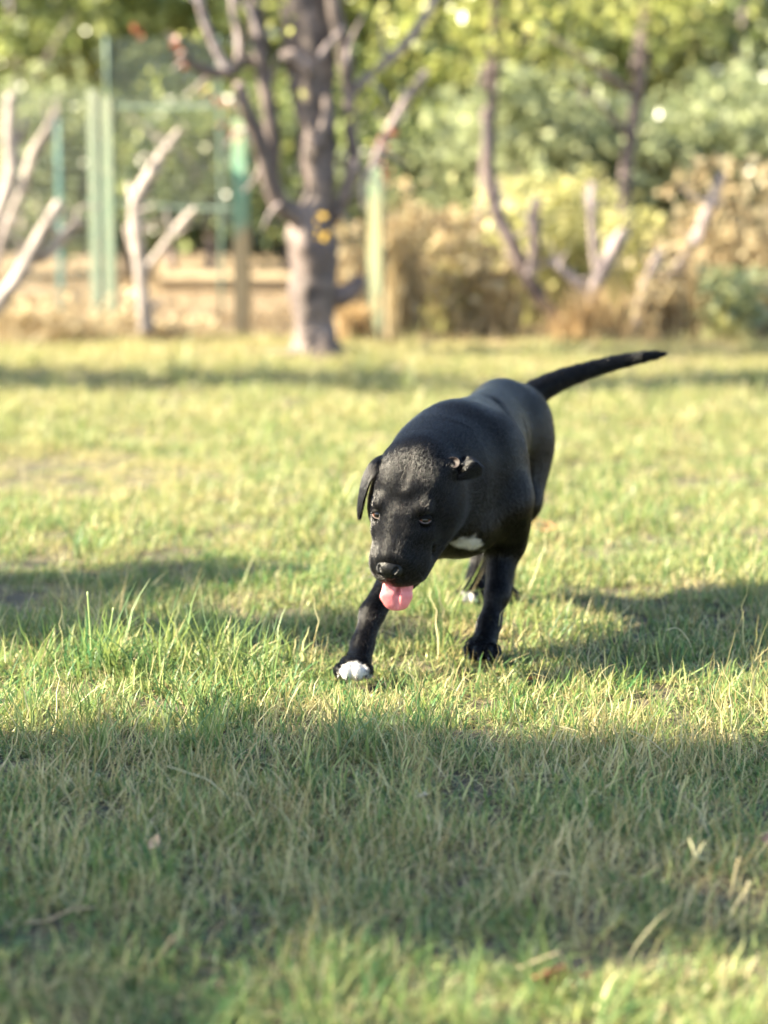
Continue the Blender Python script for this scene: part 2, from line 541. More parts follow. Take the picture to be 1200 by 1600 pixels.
FEET = [(-0.052, 4.13), (0.195, 4.84)]
allp, alli, allr, alls = [], [], [], []
for (y0, y1, dens, sc) in ((2.1, 5.5, 400, 0.88), (5.5, 8.5, 250, 1.0), (8.5, 12.2, 150, 1.2)):
    q = wedge_points(y0, y1, dens)
    n = len(q)
    nz = lawn_noise(q[:, 0], q[:, 1], 1.6, 3.0); nz2 = lawn_noise(q[:, 0], q[:, 1], 4.5, 9.0)
    u = rng.random(n)
    idx = np.array([random.choice(KG) for _ in range(n)])
    pl = 0.22 + 0.5 * np.clip(nz, -0.4, 0.5)
    ps = 0.15 + 0.5 * np.clip(nz2, -0.35, 0.6)
    idx = np.where(u < pl, rng.choice(KL, n), idx)
    idx = np.where(u > 1 - ps, rng.choice(KS, n), idx)
    u2 = rng.random(n)
    idx = np.where(u2 < 0.012, rng.choice(KT, n), idx)
    idx = np.where(u2 > 0.94, rng.choice(KW, n), idx)
    sz = sc * (0.75 + 0.5 * rng.random(n)) * (1 + 0.35 * nz)
    # bare, worn spot on the left
    for (bx, by, br) in ((ground_at(20, 930)[0], ground_at(20, 930)[1], 0.22), (ground_at(90, 1085)[0], ground_at(90, 1085)[1], 0.13), (ground_at(60, 745)[0], ground_at(60, 745)[1], 0.5)):
        dd = np.hypot(q[:, 0] - bx, (q[:, 1] - by) * 0.9) / br
        sz = np.where(dd < 1, sz * 0.6, sz)
        idx = np.where((dd < 1) & (rng.random(n) < 0.75), rng.choice(KS, n), idx)
    for (fx, fy) in FEET:
        dd = np.hypot(q[:, 0] - fx, q[:, 1] - (fy - 0.05))
        sz = np.where(dd < 0.07, sz * 0.75, sz)
        idx = np.where((dd < 0.07) & (idx >= 8), 0, idx)
    p3 = np.stack([q[:, 0], q[:, 1], gz(q[:, 0], q[:, 1])], 1)
    allp.append(p3); alli.append(idx)
    allr.append(np.stack([rng.normal(0, 0.08, n), rng.normal(0, 0.08, n), rng.random(n) * 6.283], 1))
    alls.append(np.stack([sz, sz, sz * (0.8 + 0.4 * rng.random(n))], 1))
# the rank clump of tall blades on the left and a few single ones
def extra(px0, px1, py0, py1, n, kinds_, s0, s1):
    q = np.array([ground_at(rng.uniform(px0, px1), rng.uniform(py0, py1))[:2] for _ in range(n)])
    allp.append(np.stack([q[:, 0], q[:, 1], gz(q[:, 0], q[:, 1])], 1)); alli.append(rng.choice(kinds_, n))
    allr.append(np.stack([rng.normal(0, 0.1, n), rng.normal(0, 0.1, n), rng.random(n) * 6.283], 1))
    s = rng.uniform(s0, s1, n); alls.append(np.stack([s, s, s], 1))
extra(60, 480, 990, 1075, 26, KT, 0.55, 0.95)
extra(120, 260, 1020, 1065, 5, KT, 0.95, 1.35)
extra(300, 470, 1030, 1070, 6, KT, 0.9, 1.2)
extra(0, 420, 1100, 1190, 26, KT, 0.5, 0.85)
extra(0, 450, 980, 1100, 80, KL, 0.9, 1.3)
extra(540, 700, 1110, 1190, 14, KT, 0.4, 0.65)
extra(600, 1180, 1060, 1130, 12, KT, 0.35, 0.6)
extra(330, 1200, 1500, 1660, 26, KT, 0.5, 0.8)
extra(900, 1150, 1120, 1220, 24, KS, 1.0, 1.4)
extra(0, 1200, 1120, 1480, 90, KW, 0.7, 1.2)
extra(0, 1200, 1150, 1450, 60, KS, 1.0, 1.3)
extra(0, 1200, 1040, 1400, 200, [15, 16], 0.6, 1.1)
extra(0, 1200, 700, 1040, 160, [15, 16], 0.7, 1.3)
grass = scatter('grass', np.concatenate(allp), np.concatenate(alli), np.concatenate(allr), np.concatenate(alls), kinds)
set_tags(grass, 'short patchy lawn grass, yellow green in the sun with dry straw mixed in', kind='stuff')

# dry litter and straw behind the fence
m_straw, nt, out = new_mat('dry_straw')
cs = ramp(nt, [(0.0, (0.15, 0.10, 0.055)), (0.5, (0.25, 0.18, 0.10)), (1.0, (0.38, 0.29, 0.17))], attr(nt, 'rnd').outputs['Fac'])
leafy_shader(nt, out, cs, 0.25, 0.6, 0.3)
def straw_tuft(seed):
    o = tuft(seed, 36, 0.16, 0.16, 0.008, 1.05, 0.6, 1.0, name='straw_tuft')
    o.data.materials[0] = m_straw
    return o
q = wedge_points(12.0, 19, 16, 0.4)
n = len(q)
s = rng.uniform(0.5, 1.1, n)
straw = scatter('dry_grass', np.stack([q[:, 0], q[:, 1], gz(q[:, 0], q[:, 1])], 1), rng.integers(0, 3, n),
                np.stack([np.zeros(n), np.zeros(n), rng.random(n) * 6.28], 1), np.stack([s, s, s * 0.7], 1), [straw_tuft(60 + k) for k in range(3)])
set_tags(straw, 'dry tan straw and litter covering the soil behind the posts', kind='stuff')
# ================================================================== MAIN TREE
m_bark = bark_mat('mottled_bark', (0.024, 0.018, 0.017), (0.20, 0.155, 0.14), 8, (0.10, 0.075, 0.068))
m_bark_dark = bark_mat('dark_bark', (0.06, 0.045, 0.045), (0.16, 0.12, 0.115), 10)
m_bark_pale = bark_mat('pale_bark', (0.17, 0.14, 0.125), (0.40, 0.34, 0.305), 12)
m_bark_grey = bark_mat('grey_bark', (0.16, 0.12, 0.12), (0.34, 0.28, 0.27), 12)
m_leaf_y = leaf_mat('yellow_green_leaf', [(0, (0.16, 0.19, 0.055)), (0.45, (0.33, 0.37, 0.11)), (0.8, (0.50, 0.52, 0.17)), (1, (0.66, 0.62, 0.24))], 0.5, 0.5, 0.3)
m_leaf_g = leaf_mat('green_leaf', [(0, (0.11, 0.14, 0.05)), (0.5, (0.24, 0.29, 0.10)), (0.85, (0.40, 0.44, 0.16)), (1, (0.60, 0.61, 0.25))], 0.45, 0.7, 0.3)
m_leaf_d = leaf_mat('dark_hedge_leaf', [(0, (0.06, 0.085, 0.032)), (0.5, (0.13, 0.165, 0.062)), (0.85, (0.23, 0.27, 0.10)), (1, (0.46, 0.48, 0.17))], 0.4, 0.7, 0.28)
m_leaf_o = leaf_mat('olive_leaf', [(0, (0.13, 0.15, 0.08)), (0.5, (0.27, 0.31, 0.16)), (0.85, (0.40, 0.44, 0.24)), (1, (0.56, 0.58, 0.34))], 0.45, 0.6, 0.3)
m_leaf_r = leaf_mat('rusty_leaf', [(0, (0.24, 0.08, 0.05)), (1, (0.42, 0.19, 0.12))], 0.5, 0.4, 0.45)
m_leaf_a = leaf_mat('amber_leaf', [(0, (0.45, 0.25, 0.04)), (1, (0.60, 0.42, 0.08))], 0.5, 0.4, 0.45)
m_weed = leaf_mat('dry_weed', [(0, (0.28, 0.20, 0.115)), (0.5, (0.46, 0.37, 0.22)), (1, (0.62, 0.54, 0.37))], 0.5, 0.3, 0.6)
m_weed_g = leaf_mat('greenish_weed', [(0, (0.28, 0.29, 0.11)), (0.5, (0.46, 0.44, 0.19)), (1, (0.64, 0.60, 0.32))], 0.45, 0.4, 0.5)
m_weed_o = leaf_mat('orange_weed', [(0, (0.28, 0.18, 0.09)), (0.5, (0.44, 0.31, 0.16)), (1, (0.58, 0.44, 0.25))], 0.4, 0.3, 0.6)

def limb(name, px, Y, r_px, mat, parent, seg=9, wob=0.06, seed=0, Yend=None):
    """limb through image points: Y distance (may drift to Yend), widths in photo pixels"""
    n = len(px)
    Ye = Y if Yend is None else Yend
    pts = [P(a, b_, Y + (Ye - Y) * k / max(1, n - 1)) for k, (a, b_) in enumerate(px)]
    rr = [r / FPX * Y * (.84 if mat is m_bark_pale or mat is m_bark_grey else 1) for r in r_px]
    V, F = tube(pts, rr, seg, wob, seed)
    return mesh_obj(name, V, F, mat, parent, smooth=True)

TY = 11.4
tb = ground_at(500, 552); tb[1] = TY; tb[0] = P(500, 552, TY)[0]
tree = empty('tree', tuple(tb), label='gnarled tree with thick mottled purplish trunk and many forks, standing alone on the lawn edge', cat='tree')
limb('trunk', [(497, 562), (494, 535), (492, 500), (489, 460), (493, 425), (489, 385), (486, 350), (496, 300), (493, 250), (495, 200), (490, 150), (487, 100), (484, 50), (482, 0), (480, -60), (476, -140)],
     TY, [44, 35, 30, 34, 33, 37, 32, 26, 31, 28, 33, 38, 39, 42, 40, 36], m_bark, tree, 22, 0.13, 3)
limb('root', [(470, 548), (460, 556), (440, 562)], TY, [16, 12, 6], m_bark, tree, 8, 0.05, 31, TY - 0.15)
limb('root', [(520, 545), (534, 556), (556, 564)], TY, [16, 12, 6], m_bark, tree, 8, 0.05, 32, TY - 0.1)
limb('burr', [(478, 396), (500, 390), (520, 396)], TY - .07, [8, 18, 8], m_bark, tree, 9, .12, 41)
limb('burr', [(474, 232), (490, 240), (512, 228)], TY - .06, [7, 16, 7], m_bark, tree, 9, .12, 42)
limb('burr', [(508, 462), (535, 460), (556, 448), (566, 432)], TY, [20, 17, 14, 9], m_bark_dark, tree, 9, 0.1, 5)
limb('branch', [(492, 352), (462, 336), (438, 318), (424, 285), (412, 240), (396, 200), (381, 160), (374, 130)], TY, [20, 19, 16, 14, 13, 12, 12, 9], m_bark, tree, 9, 0.05, 6, TY - 0.3)
limb('branch', [(424, 285), (426, 220), (418, 150), (408, 90), (400, 30), (402, -60)], TY, [12, 13, 12, 12, 12, 12], m_bark, tree, 9, 0.05, 7, TY - 0.1)
limb('branch', [(408, 100), (380, 96), (356, 112), (328, 112), (300, 100), (284, 84)], TY, [9, 9, 10, 9, 7, 5], m_bark, tree, 8, 0.05, 8, TY - 0.4)
limb('branch', [(356, 112), (340, 80), (326, 50), (314, 10), (306, -40)], TY - .2, [9, 9, 8, 8, 7], m_bark_grey, tree, 8, 0.05, 9)
limb('branch', [(372, 110), (374, 60), (366, 20), (362, -50)], TY, [8, 8, 8, 7], m_bark_grey, tree, 8, 0.05, 10)
limb('branch', [(515, 350), (536, 310), (552, 250), (546, 190), (544, 130), (536, 70), (524, 20), (518, -50)], TY, [12, 12, 11, 10, 11, 12, 12, 11], m_bark, tree, 9, 0.05, 11, TY - 0.2)
limb('branch', [(492, 232), (506, 205), (512, 180), (510, 150)], TY - .12, [10, 11, 10, 6], m_bark, tree, 8, 0.05, 12)
limb('branch', [(544, 150), (575, 120), (606, 95), (640, 60), (668, 20), (690, -30)], TY, [9, 9, 9, 9, 8, 7], m_bark_grey, tree, 8, 0.05, 13)
limb('branch', [(585, 260), (600, 220), (640, 150), (668, 110)], TY + .6, [10, 10, 9, 6], m_bark_grey, tree, 8, 0.05, 14)
limb('branch', [(490, 110), (462, 90), (440, 92)], TY - .1, [16, 14, 10], m_bark, tree, 8, 0.08, 15)
limb('branch', [(470, 20), (438, -20), (400, -90)], TY, [16, 14, 12], m_bark, tree, 8, 0.05, 16)
def twigs(parent, mat, specs, Y, seed=0):
    """thin side shoots: start px, end px, width"""
    r = np.random.default_rng(seed)
    for k, (a, b_, w) in enumerate(specs):
        a = np.array(a, float); b_ = np.array(b_, float); m = (a + b_) / 2 + r.normal(0, 6, 2)
        limb('twig', [tuple(a), tuple(m), tuple(b_)], Y + r.normal(0, .15), [w, w * .75, w * .3], mat, parent, 6, .04, 500 + k)
twigs(tree, m_bark_grey, [((400, 200), (350, 230), 5), ((414, 240), (380, 300), 4), ((418, 150), (450, 60), 5), ((404, 60), (360, -20), 5), ((546, 190), (580, 150), 5), ((552, 250), (600, 290), 5),
    ((540, 100), (570, 20), 5), ((330, 112), (290, 150), 4), ((314, 10), (280, -30), 4), ((575, 120), (620, 180), 4), ((606, 95), (600, 10), 4), ((438, 318), (410, 360), 4), ((528, 330), (560, 360), 4), ((548, 220), (530, 260), 4),
    ((585, 255), (570, 330), 5), ((590, 230), (640, 260), 4), ((284, 84), (262, 50), 4), ((500, 90), (540, 40), 7), ((300, 98), (270, 110), 4)], TY - .1, 5)
def leaves_at(name, spots, mat, parent, size, n, spread, seed, Y):
    r = np.random.default_rng(seed)
    C = np.concatenate([P(a, b_, Y + r.normal(0, .1)) + r.normal(size=(n, 3)) * spread for a, b_ in spots])
    V, F, rd = leaf_cards(C, size * (0.7 + 0.6 * r.random(len(C))), seed, 0.6)
    return mesh_obj(name, V, F, mat, parent, attrs={'rnd': ('FACE', 'FLOAT', rd)})
leaves_at('rusty_leaves', [(270, 62), (282, 90), (345, 165), (352, 195), (366, 206), (215, 45), (600, 235), (612, 215), (598, 262), (330, 150)], m_leaf_r, tree, 0.045, 4, 0.024, 1, TY - .3)
leaves_at('amber_leaves', [(497, 335), (495, 368), (508, 370)], m_leaf_a, tree, 0.05, 2, 0.012, 2, TY - .3)
leaves_at('green_leaves', [(400, 132), (440, 145), (310, 62), (440, 20), (430, 40), (385, 175), (560, 30), (590, 60), (620, 30), (550, 175), (330, 150), (250, 130), (610, 120), (650, 60), (685, 40), (700, 90), (575, 200)], m_leaf_y, tree, 0.055, 6, 0.05, 3, TY - .1)
# crown: mostly above the frame, hanging into it at the top right
lob = [((-0.35, 11.4, 3.1), (1.7, 1.5, 0.9)), ((0.9, 11.5, 2.7), (1.2, 1.2, 0.8)), ((-1.5, 11.6, 2.8), (1.0, 1.1, 0.7)), ((0.75, 11.9, 1.95), (0.75, 0.5, 0.30))]
C = crown_points(lob, 5200, 4, 0.3, 0.14)
V, F, rd = leaf_cards(C, 0.075 * (0.7 + 0.6 * rng.random(len(C))), 4, 0.6)
mesh_obj('crown', V, F, m_leaf_y, tree, attrs={'rnd': ('FACE', 'FLOAT', rd)})

# ================================================================== FENCE
def post_mat(name, top, low, zs, nscale=30):
    m, nt, out = new_mat(name)
    g = N(nt, 'ShaderNodeNewGeometry'); sx = N(nt, 'ShaderNodeSeparateXYZ'); nt.links.new(g.outputs['Position'], sx.inputs[0])
    a = N(nt, 'ShaderNodeMath', operation='MULTIPLY_ADD'); nt.links.new(noise_n(nt, 7, 4), a.inputs[0]); a.inputs[1].default_value = 0.35
    nt.links.new(sx.outputs[2], a.inputs[2])
    stops = [(z, c) for z, c in zs]
    mr = N(nt, 'ShaderNodeMapRange'); mr.inputs[1].default_value = 0.17; mr.inputs[2].default_value = 1.57
    nt.links.new(a.outputs[0], mr.inputs[0])
    c = ramp(nt, stops, mr.outputs[0])
    c = mixc(nt, c, (0.30, 0.25, 0.17), ramp(nt, [(0.55, (0,) * 3), (0.68, (0.8,) * 3)], noise_n(nt, 25, 5, 0.7)))
    p = N(nt, 'ShaderNodeBsdfPrincipled'); p.inputs['Roughness'].default_value = 0.7
    nt.links.new(c, p.inputs['Base Color'])
    b = N(nt, 'ShaderNodeBump'); b.inputs['Strength'].default_value = 0.4; b.inputs['Distance'].default_value = 0.005
    nt.links.new(noise_n(nt, nscale, 4), b.inputs['Height']); nt.links.new(b.outputs[0], p.inputs['Normal'])
    nt.links.new(p.outputs[0], out.inputs[0])
    return m
tanw = (0.322, 0.236, 0.130)
m_post_half = post_mat('half_painted_post', 0, 0, [(0.0, tanw), (0.38, (0.335, 0.248, 0.136)), (0.47, (0.149, 0.236, 0.149)), (0.62, (0.093, 0.223, 0.155)), (0.85, (0.161, 0.223, 0.118)), (1.0, (0.205, 0.236, 0.112))])
m_post_green = post_mat('green_post', 0, 0, [(0.0, (0.130, 0.167, 0.118)), (0.5, (0.118, 0.174, 0.118)), (1.0, (0.155, 0.180, 0.118))])
m_post_teal = post_mat('teal_post', 0, 0, [(0.0, (0.037, 0.112, 0.099)), (0.5, (0.037, 0.136, 0.124)), (1.0, (0.062, 0.136, 0.124))])
m_post_top = post_mat('weathered_green_post', 0, 0, [(0.0, (0.161, 0.186, 0.118)), (0.3, (0.248, 0.260, 0.149)), (0.42, (0.310, 0.260, 0.136)), (0.6, (0.136, 0.192, 0.118)), (1.0, (0.124, 0.211, 0.143))])
m_wire = plain_mat('old_wire', (0.10, 0.12, 0.11), 0.5, 0.5, 0.3)
m_wire_g = plain_mat('green_netting', (0.15, 0.18, 0.14), 0.6, 0.4, 0.3)
m_rail = plain_mat('dark_rail_paint', (0.09, 0.14, 0.11), 0.6, 0.4, 0.3)

FY = 12.35
def box(name, c, s, mat, parent, bev=0.006, rz=0.0, lean=0.0):
    x, y, z = s[0] / 2, s[1] / 2, s[2]
    V = []; 
    for zz in (-0.05, z - bev, z):
        k = bev if zz == z else 0
        for a, b_ in ((-x + k, -y + k * .5), (-x * .8, -y), (x * .8, -y), (x - k, -y + k * .5), (x - k, y - k), (-x + k, y - k)):
            V.append((a, b_, zz))
    V = np.array(V); V[:, 0] += lean * V[:, 2]
    V = V @ rotz(rz).T + np.array(c)
    F = []
    for r_ in range(2):
        for k in range(6):
            k2 = (k + 1) % 6
            F.append((r_ * 6 + k, r_ * 6 + k2, (r_ + 1) * 6 + k2, (r_ + 1) * 6 + k))
    F.append(tuple(12 + k for k in range(6)))
    return mesh_obj(name, V, F, mat, parent)

def wires(segs, r, name, mat, parent, kind='stuff'):
    """thin square wires between pairs of points, one mesh"""
    A = np.array([s[0] for s in segs], float); B = np.array([s[1] for s in segs], float)
    d = B - A; d /= np.linalg.norm(d, axis=1)[:, None]
    u = np.cross(d, np.array([0.0, 1.0, 0.0])); u /= np.linalg.norm(u, axis=1)[:, None] + 1e-9
    v = np.cross(d, u)
    V = np.stack([A + u * r, A + v * r, A - u * r, A - v * r, B + u * r, B + v * r, B - u * r, B - v * r], 1).reshape(-1, 3)
    F = np.concatenate([np.array([[k, (k + 1) % 4, 4 + (k + 1) % 4, 4 + k]]) + (np.arange(len(A)) * 8)[:, None] for k in range(4)])
    o = mesh_obj(name, V, F, mat, parent)
    if kind: o['kind'] = kind
    return o

fx = P(378, 500, FY)[0]
fence = empty('wire_fence', (fx, FY, 0), label='old fence of green painted wooden posts with sagging wire between them behind the tree', cat='fence')
def zt(py, Y): return P(600, py, Y)[2]
def px_x(px, Y): return P(px, 400, Y)[0]
posts = [(152, 140, 13.6, .074, m_post_green, 'pale green post, left one of the close pair'), (174, 152, 13.3, .074, m_post_green, None),
         (378, 186, FY, .098, m_post_half, 'post green above and bare tan wood below'),
         (587, 262, FY, .098, m_post_top, 'weathered green post beside the trunk'), (94, 172, 14.6, .045, m_post_teal, 'thin dark teal post')]
for pxx, top, Y, w, mt, lb in posts:
    o = box('post', (px_x(pxx, Y), Y, 0), (w * .80, w * .6, zt(top, Y)), mt, fence, 0.008, -.48 + rng.normal(0, .08), rng.normal(0, .004))
    if lb: o['label'] = lb
x0, x1, x2 = px_x(163, 13.4), px_x(378, FY), px_x(587, FY)
def lerp(a, b_, t): return np.array(a) * (1 - t) + np.array(b_) * t
seg = []
for (A0, B0, h0, h1) in (((px_x(-60, 14.6), 14.6), (x0, 13.4), 0.15, 1.35), ((x0, 13.4), (x1, FY), 0.62, 1.30), ((x1, FY), (x2, FY), 0.1, 0.95)):
    L_ = math.hypot(B0[0] - A0[0], B0[1] - A0[1]); nv = int(L_ / 0.055); nh = int((h1 - h0) / 0.055)
    for k in range(nv + 1):
        q = lerp(A0, B0, k / nv); seg.append(((q[0], q[1], h0), (q[0] + 0.004, q[1], h1)))
    for k in range(nh + 1):
        z = h0 + (h1 - h0) * k / nh
        mid = lerp(A0, B0, 0.5)
        seg.append(((A0[0], A0[1], z), (mid[0], mid[1], z - 0.02))); seg.append(((mid[0], mid[1], z - 0.02), (B0[0], B0[1], z)))
wires(seg, 0.0016, 'wire_mesh', m_wire, fence)
for z0, z1 in ((0.72, 0.70), (1.27, 1.25)):
    V, F = tube([(x0, 13.4, z0), ((x0 + x1) / 2, (13.4 + FY) / 2, z0 - .02), (x1, FY, z1)], [.005] * 3, 6, 0, 0, 3)
    mesh_obj('rail_wire', V, F, m_rail, fence, smooth=True)

# raised shade netting over the run behind
net = empty('garden_netting', (px_x(260, 14.5), 14.5, 0), label='grey green netting panel stretched high between two thin poles left of the tree', cat='netting')
ax, bx, zl, zh = px_x(172, 14.5), px_x(345, 14.5), zt(168, 14.5), zt(62, 14.5)
seg = []
for k in range(46):
    x = ax + (bx - ax) * k / 45; seg.append(((x, 14.5, zl), (x + .01, 14.5, zh)))
for k in range(30):
    z = zl + (zh - zl) * k / 29; seg.append(((ax, 14.5, z), (bx, 14.5, z + .01)))
wires(seg, 0.0022, 'mesh_sheet', m_wire_g, net)
for x in (ax, bx):
    V, F = tube([(x, 14.5, -0.02), (x + .01, 14.5, 0.8), (x, 14.5, zh + .02)], [.014] * 3, 8, 0, 0, 3)
    mesh_obj('pole', V, F, m_rail, net, smooth=True)

# low timber edging of the run
for (a, b_, y_, lb) in ((250, 470, 431, 'long low tan timber board lying across the ground behind the half painted post'),):
    Y = ground_at(600, 455)[1]
    xa, xb = px_x(a, Y), px_x(b_ + 40, Y)
    V, F = tube([(xa, Y, 0.07), ((xa + xb) / 2, Y, 0.075), (xb, Y, 0.06)], [.075] * 3, 6, .04, 2, 3)
    lg = mesh_obj('timber_edging', V, F, bark_mat('tan_timber', (0.24, 0.17, 0.095), (0.36, 0.27, 0.155), 8), None)
    set_tags(lg, lb, 'timber')

# ================================================================== BARE SHRUBS
def bare(label, base_px, Y, stems, mat, cat='shrub', twigs=0):
    b0 = P(base_px[0], base_px[1], Y)
    e = empty('bare_shrub', (b0[0], Y, 0), label=label, cat=cat)
    for k, (px, rr, dY) in enumerate(stems):
        limb('stem', px, Y + dY, rr, mat, e, 8, 0.07, 100 + k)
    return e
bare('pale bare forked shrub at the left edge with one thick stem', (-20, 510), 12.0, [
    ([(-40, 520), (-4, 478), (24, 440), (52, 392), (74, 352), (94, 316)], [17, 16, 14, 13, 12, 9], 0),
    ([(42, 408), (72, 398), (98, 372), (128, 344)], [10, 12, 11, 8], .05)], m_bark_pale)
bare('tall pale bare stems curving up at the left edge behind the forked shrub', (-30, 480), 12.8, [
    ([(-40, 480), (-14, 380), (2, 325), (18, 270), (16, 215), (18, 145)], [14, 14, 14, 13, 12, 9], 0),
    ([(-30, 470), (2, 385), (18, 340), (38, 290), (52, 240), (76, 200), (92, 168)], [9, 9, 9, 9, 10, 9, 6], .3),
    ([(18, 232), (34, 205), (40, 185)], [8, 7, 4], 0)], m_bark_pale)
bare('small pale bare sapling forked like a Y beside the paired posts', (226, 505), 12.3, [
    ([(228, 520), (224, 470), (220, 420), (216, 370), (213, 318), (236, 272), (258, 236), (282, 204)], [15, 13, 13, 14, 13, 12, 10, 7], 0),
    ([(213, 322), (206, 300), (202, 286)], [10, 8, 5], 0),
    ([(218, 405), (206, 380), (198, 352)], [9, 8, 5], .05),
    ([(222, 430), (246, 400), (266, 372), (288, 346), (306, 326)], [9, 8, 8, 9, 6], .25),
    ([(232, 500), (240, 480), (252, 470)], [9, 7, 4], 0)], m_bark_pale)
bare('dark grey bare shrub with a tall crooked stem in the dry weeds', (868, 505), 12.5, [
    ([(880, 515), (846, 470), (822, 430), (800, 380), (776, 330), (762, 260), (764, 210), (758, 170)], [14, 13, 13, 12, 11, 10, 11, 8], 0),
    ([(826, 438), (836, 390), (834, 340), (842, 310)], [9, 9, 10, 8], -.1)], m_bark_dark)
bare('pale bare shrub with splayed stubby stems in the middle of the dry weeds', (930, 500), 12.4, [
    ([(930, 510), (926, 460), (940, 425), (958, 392), (976, 362)], [12, 12, 13, 13, 11], 0),
    ([(926, 470), (900, 440), (876, 420), (856, 404)], [10, 9, 9, 7], 0),
    ([(936, 440), (928, 380), (924, 320), (928, 285)], [8, 8, 8, 7], .4)], m_bark_grey)
bare('pale bare shrub with two upright stems in the dry weeds near the right edge', (1000, 500), 12.6, [
    ([(1000, 512), (1006, 468), (1018, 430), (1034, 392)], [13, 13, 12, 9], 0),
    ([(1004, 470), (1050, 430), (1084, 380), (1110, 320), (1130, 270)], [10, 10, 10, 9, 7], .1)], m_bark_grey)

BS = [o for o in COL.objects if o.name.startswith('bare_shrub')]
def rt(e, mat, spots, Y, seed):
    r = np.random.default_rng(seed); sp = []
    for (a, b_) in spots:
        for k in range(2):
            an = r.uniform(-2.6, -.5); L_ = r.uniform(25, 60)
            sp.append(((a, b_), (a + L_ * math.cos(an), b_ + L_ * math.sin(an)), r.uniform(2.5, 4.5)))
    twigs(e, mat, sp, Y, seed)
rt(BS[0], m_bark_pale, [(24, 440), (52, 392), (74, 352), (98, 372), (120, 350)], 12.0, 1)
rt(BS[1], m_bark_pale, [(18, 270), (38, 290), (76, 200), (18, 180), (2, 385)], 12.9, 2)
rt(BS[2], m_bark_pale, [(236, 272), (258, 236), (266, 372), (213, 330), (216, 370)], 12.3, 3)
rt(BS[3], m_bark_grey, [(800, 380), (776, 330), (762, 240), (836, 360), (822, 430)], 12.4, 4)
rt(BS[4], m_bark_grey, [(958, 392), (900, 440), (925, 340), (876, 420)], 12.4, 5)
rt(BS[5], m_bark_grey, [(1018, 430), (1084, 380), (1110, 320), (1050, 430)], 12.6, 6)

# ================================================================== DRY WEEDS
def weed(label, px, base_py, top_py, wpx, Y, n, mat, seed, droop=0.5, leafy=0.0, lmat=None, name='dry_weed'):
    r = np.random.default_rng(seed); n = int(n * .7)
    b0 = P(px, base_py, Y); zc = 0.0
    H = P(px, top_py, Y)[2]
    Wd = wpx / FPX * Y
    e = empty(name, (b0[0], Y, 0), label=label, cat='weed', group=None)
    base = np.stack([r.normal(0, Wd * .22, n), r.normal(0, Wd * .18, n), np.zeros(n)], 1)
    az = r.random(n) * 6.283
    out_ = np.stack([np.cos(az), np.sin(az) * .7, np.zeros(n)], 1) * (Wd * (0.15 + 0.5 * r.random(n)))[:, None]
    h = H * (0.45 + 0.6 * r.random(n))
    w = 0.006 + 0.012 * r.random(n)
    K = 5
    rows = []
    s = np.stack([np.cos(az + 1.57 + r.normal(0, .5, n)), np.sin(az + 1.57), np.zeros(n)], 1)
    for k in range(K + 1):
        t = k / K
        p_ = base + out_ * (t ** 1.8) + np.array([0, 0, 1.0]) * (h * (t - droop * 0.45 * t ** 4))[:, None] + r.normal(0, .006, (n, 3)) * (t > 0)
        ww = w * (1 - t ** 2) * .5 + .0008
        rows += [p_ - s * ww[:, None], p_ + s * ww[:, None]]
    V = np.stack(rows, 1); m = 2 * (K + 1)
    F = np.concatenate([np.array([[2 * k, 2 * k + 1, 2 * k + 3, 2 * k + 2]]) + (np.arange(n) * m)[:, None] for k in range(K)])
    V = V.reshape(-1, 3) + np.array([b0[0], Y, 0])
    st = mesh_obj('stalks', V, F, mat, e, attrs={'rnd': ('POINT', 'FLOAT', np.repeat(r.random(n), m))})
    st['kind'] = 'stuff'
    if leafy:
        nl = int(leafy * .55); n_ = 0
        C = np.stack([r.normal(b0[0], Wd * .30, nl), r.normal(Y, Wd * .22, nl), H * (0.12 + 0.85 * r.random(nl) ** 0.8)], 1)
        cl = r.normal(size=(nl // 14 + 1, 3)) * np.array([Wd * .3, Wd * .2, H * .25]) + np.array([b0[0], Y, H * .5])
        ci = r.integers(0, len(cl), nl); mk = r.random(nl) < .7
        C[mk] = cl[ci[mk]] + r.normal(size=(mk.sum(), 3)) * .045
        C[:, 2] = np.clip(C[:, 2], 0.03, H)
        V, F, rd = leaf_cards(C, 0.06 * (0.6 + r.random(nl)), seed, 0.6)
        lo = mesh_obj('dry_leaves', V, F, lmat or mat, e, attrs={'rnd': ('FACE', 'FLOAT', rd)}); lo['kind'] = 'stuff'
    return e
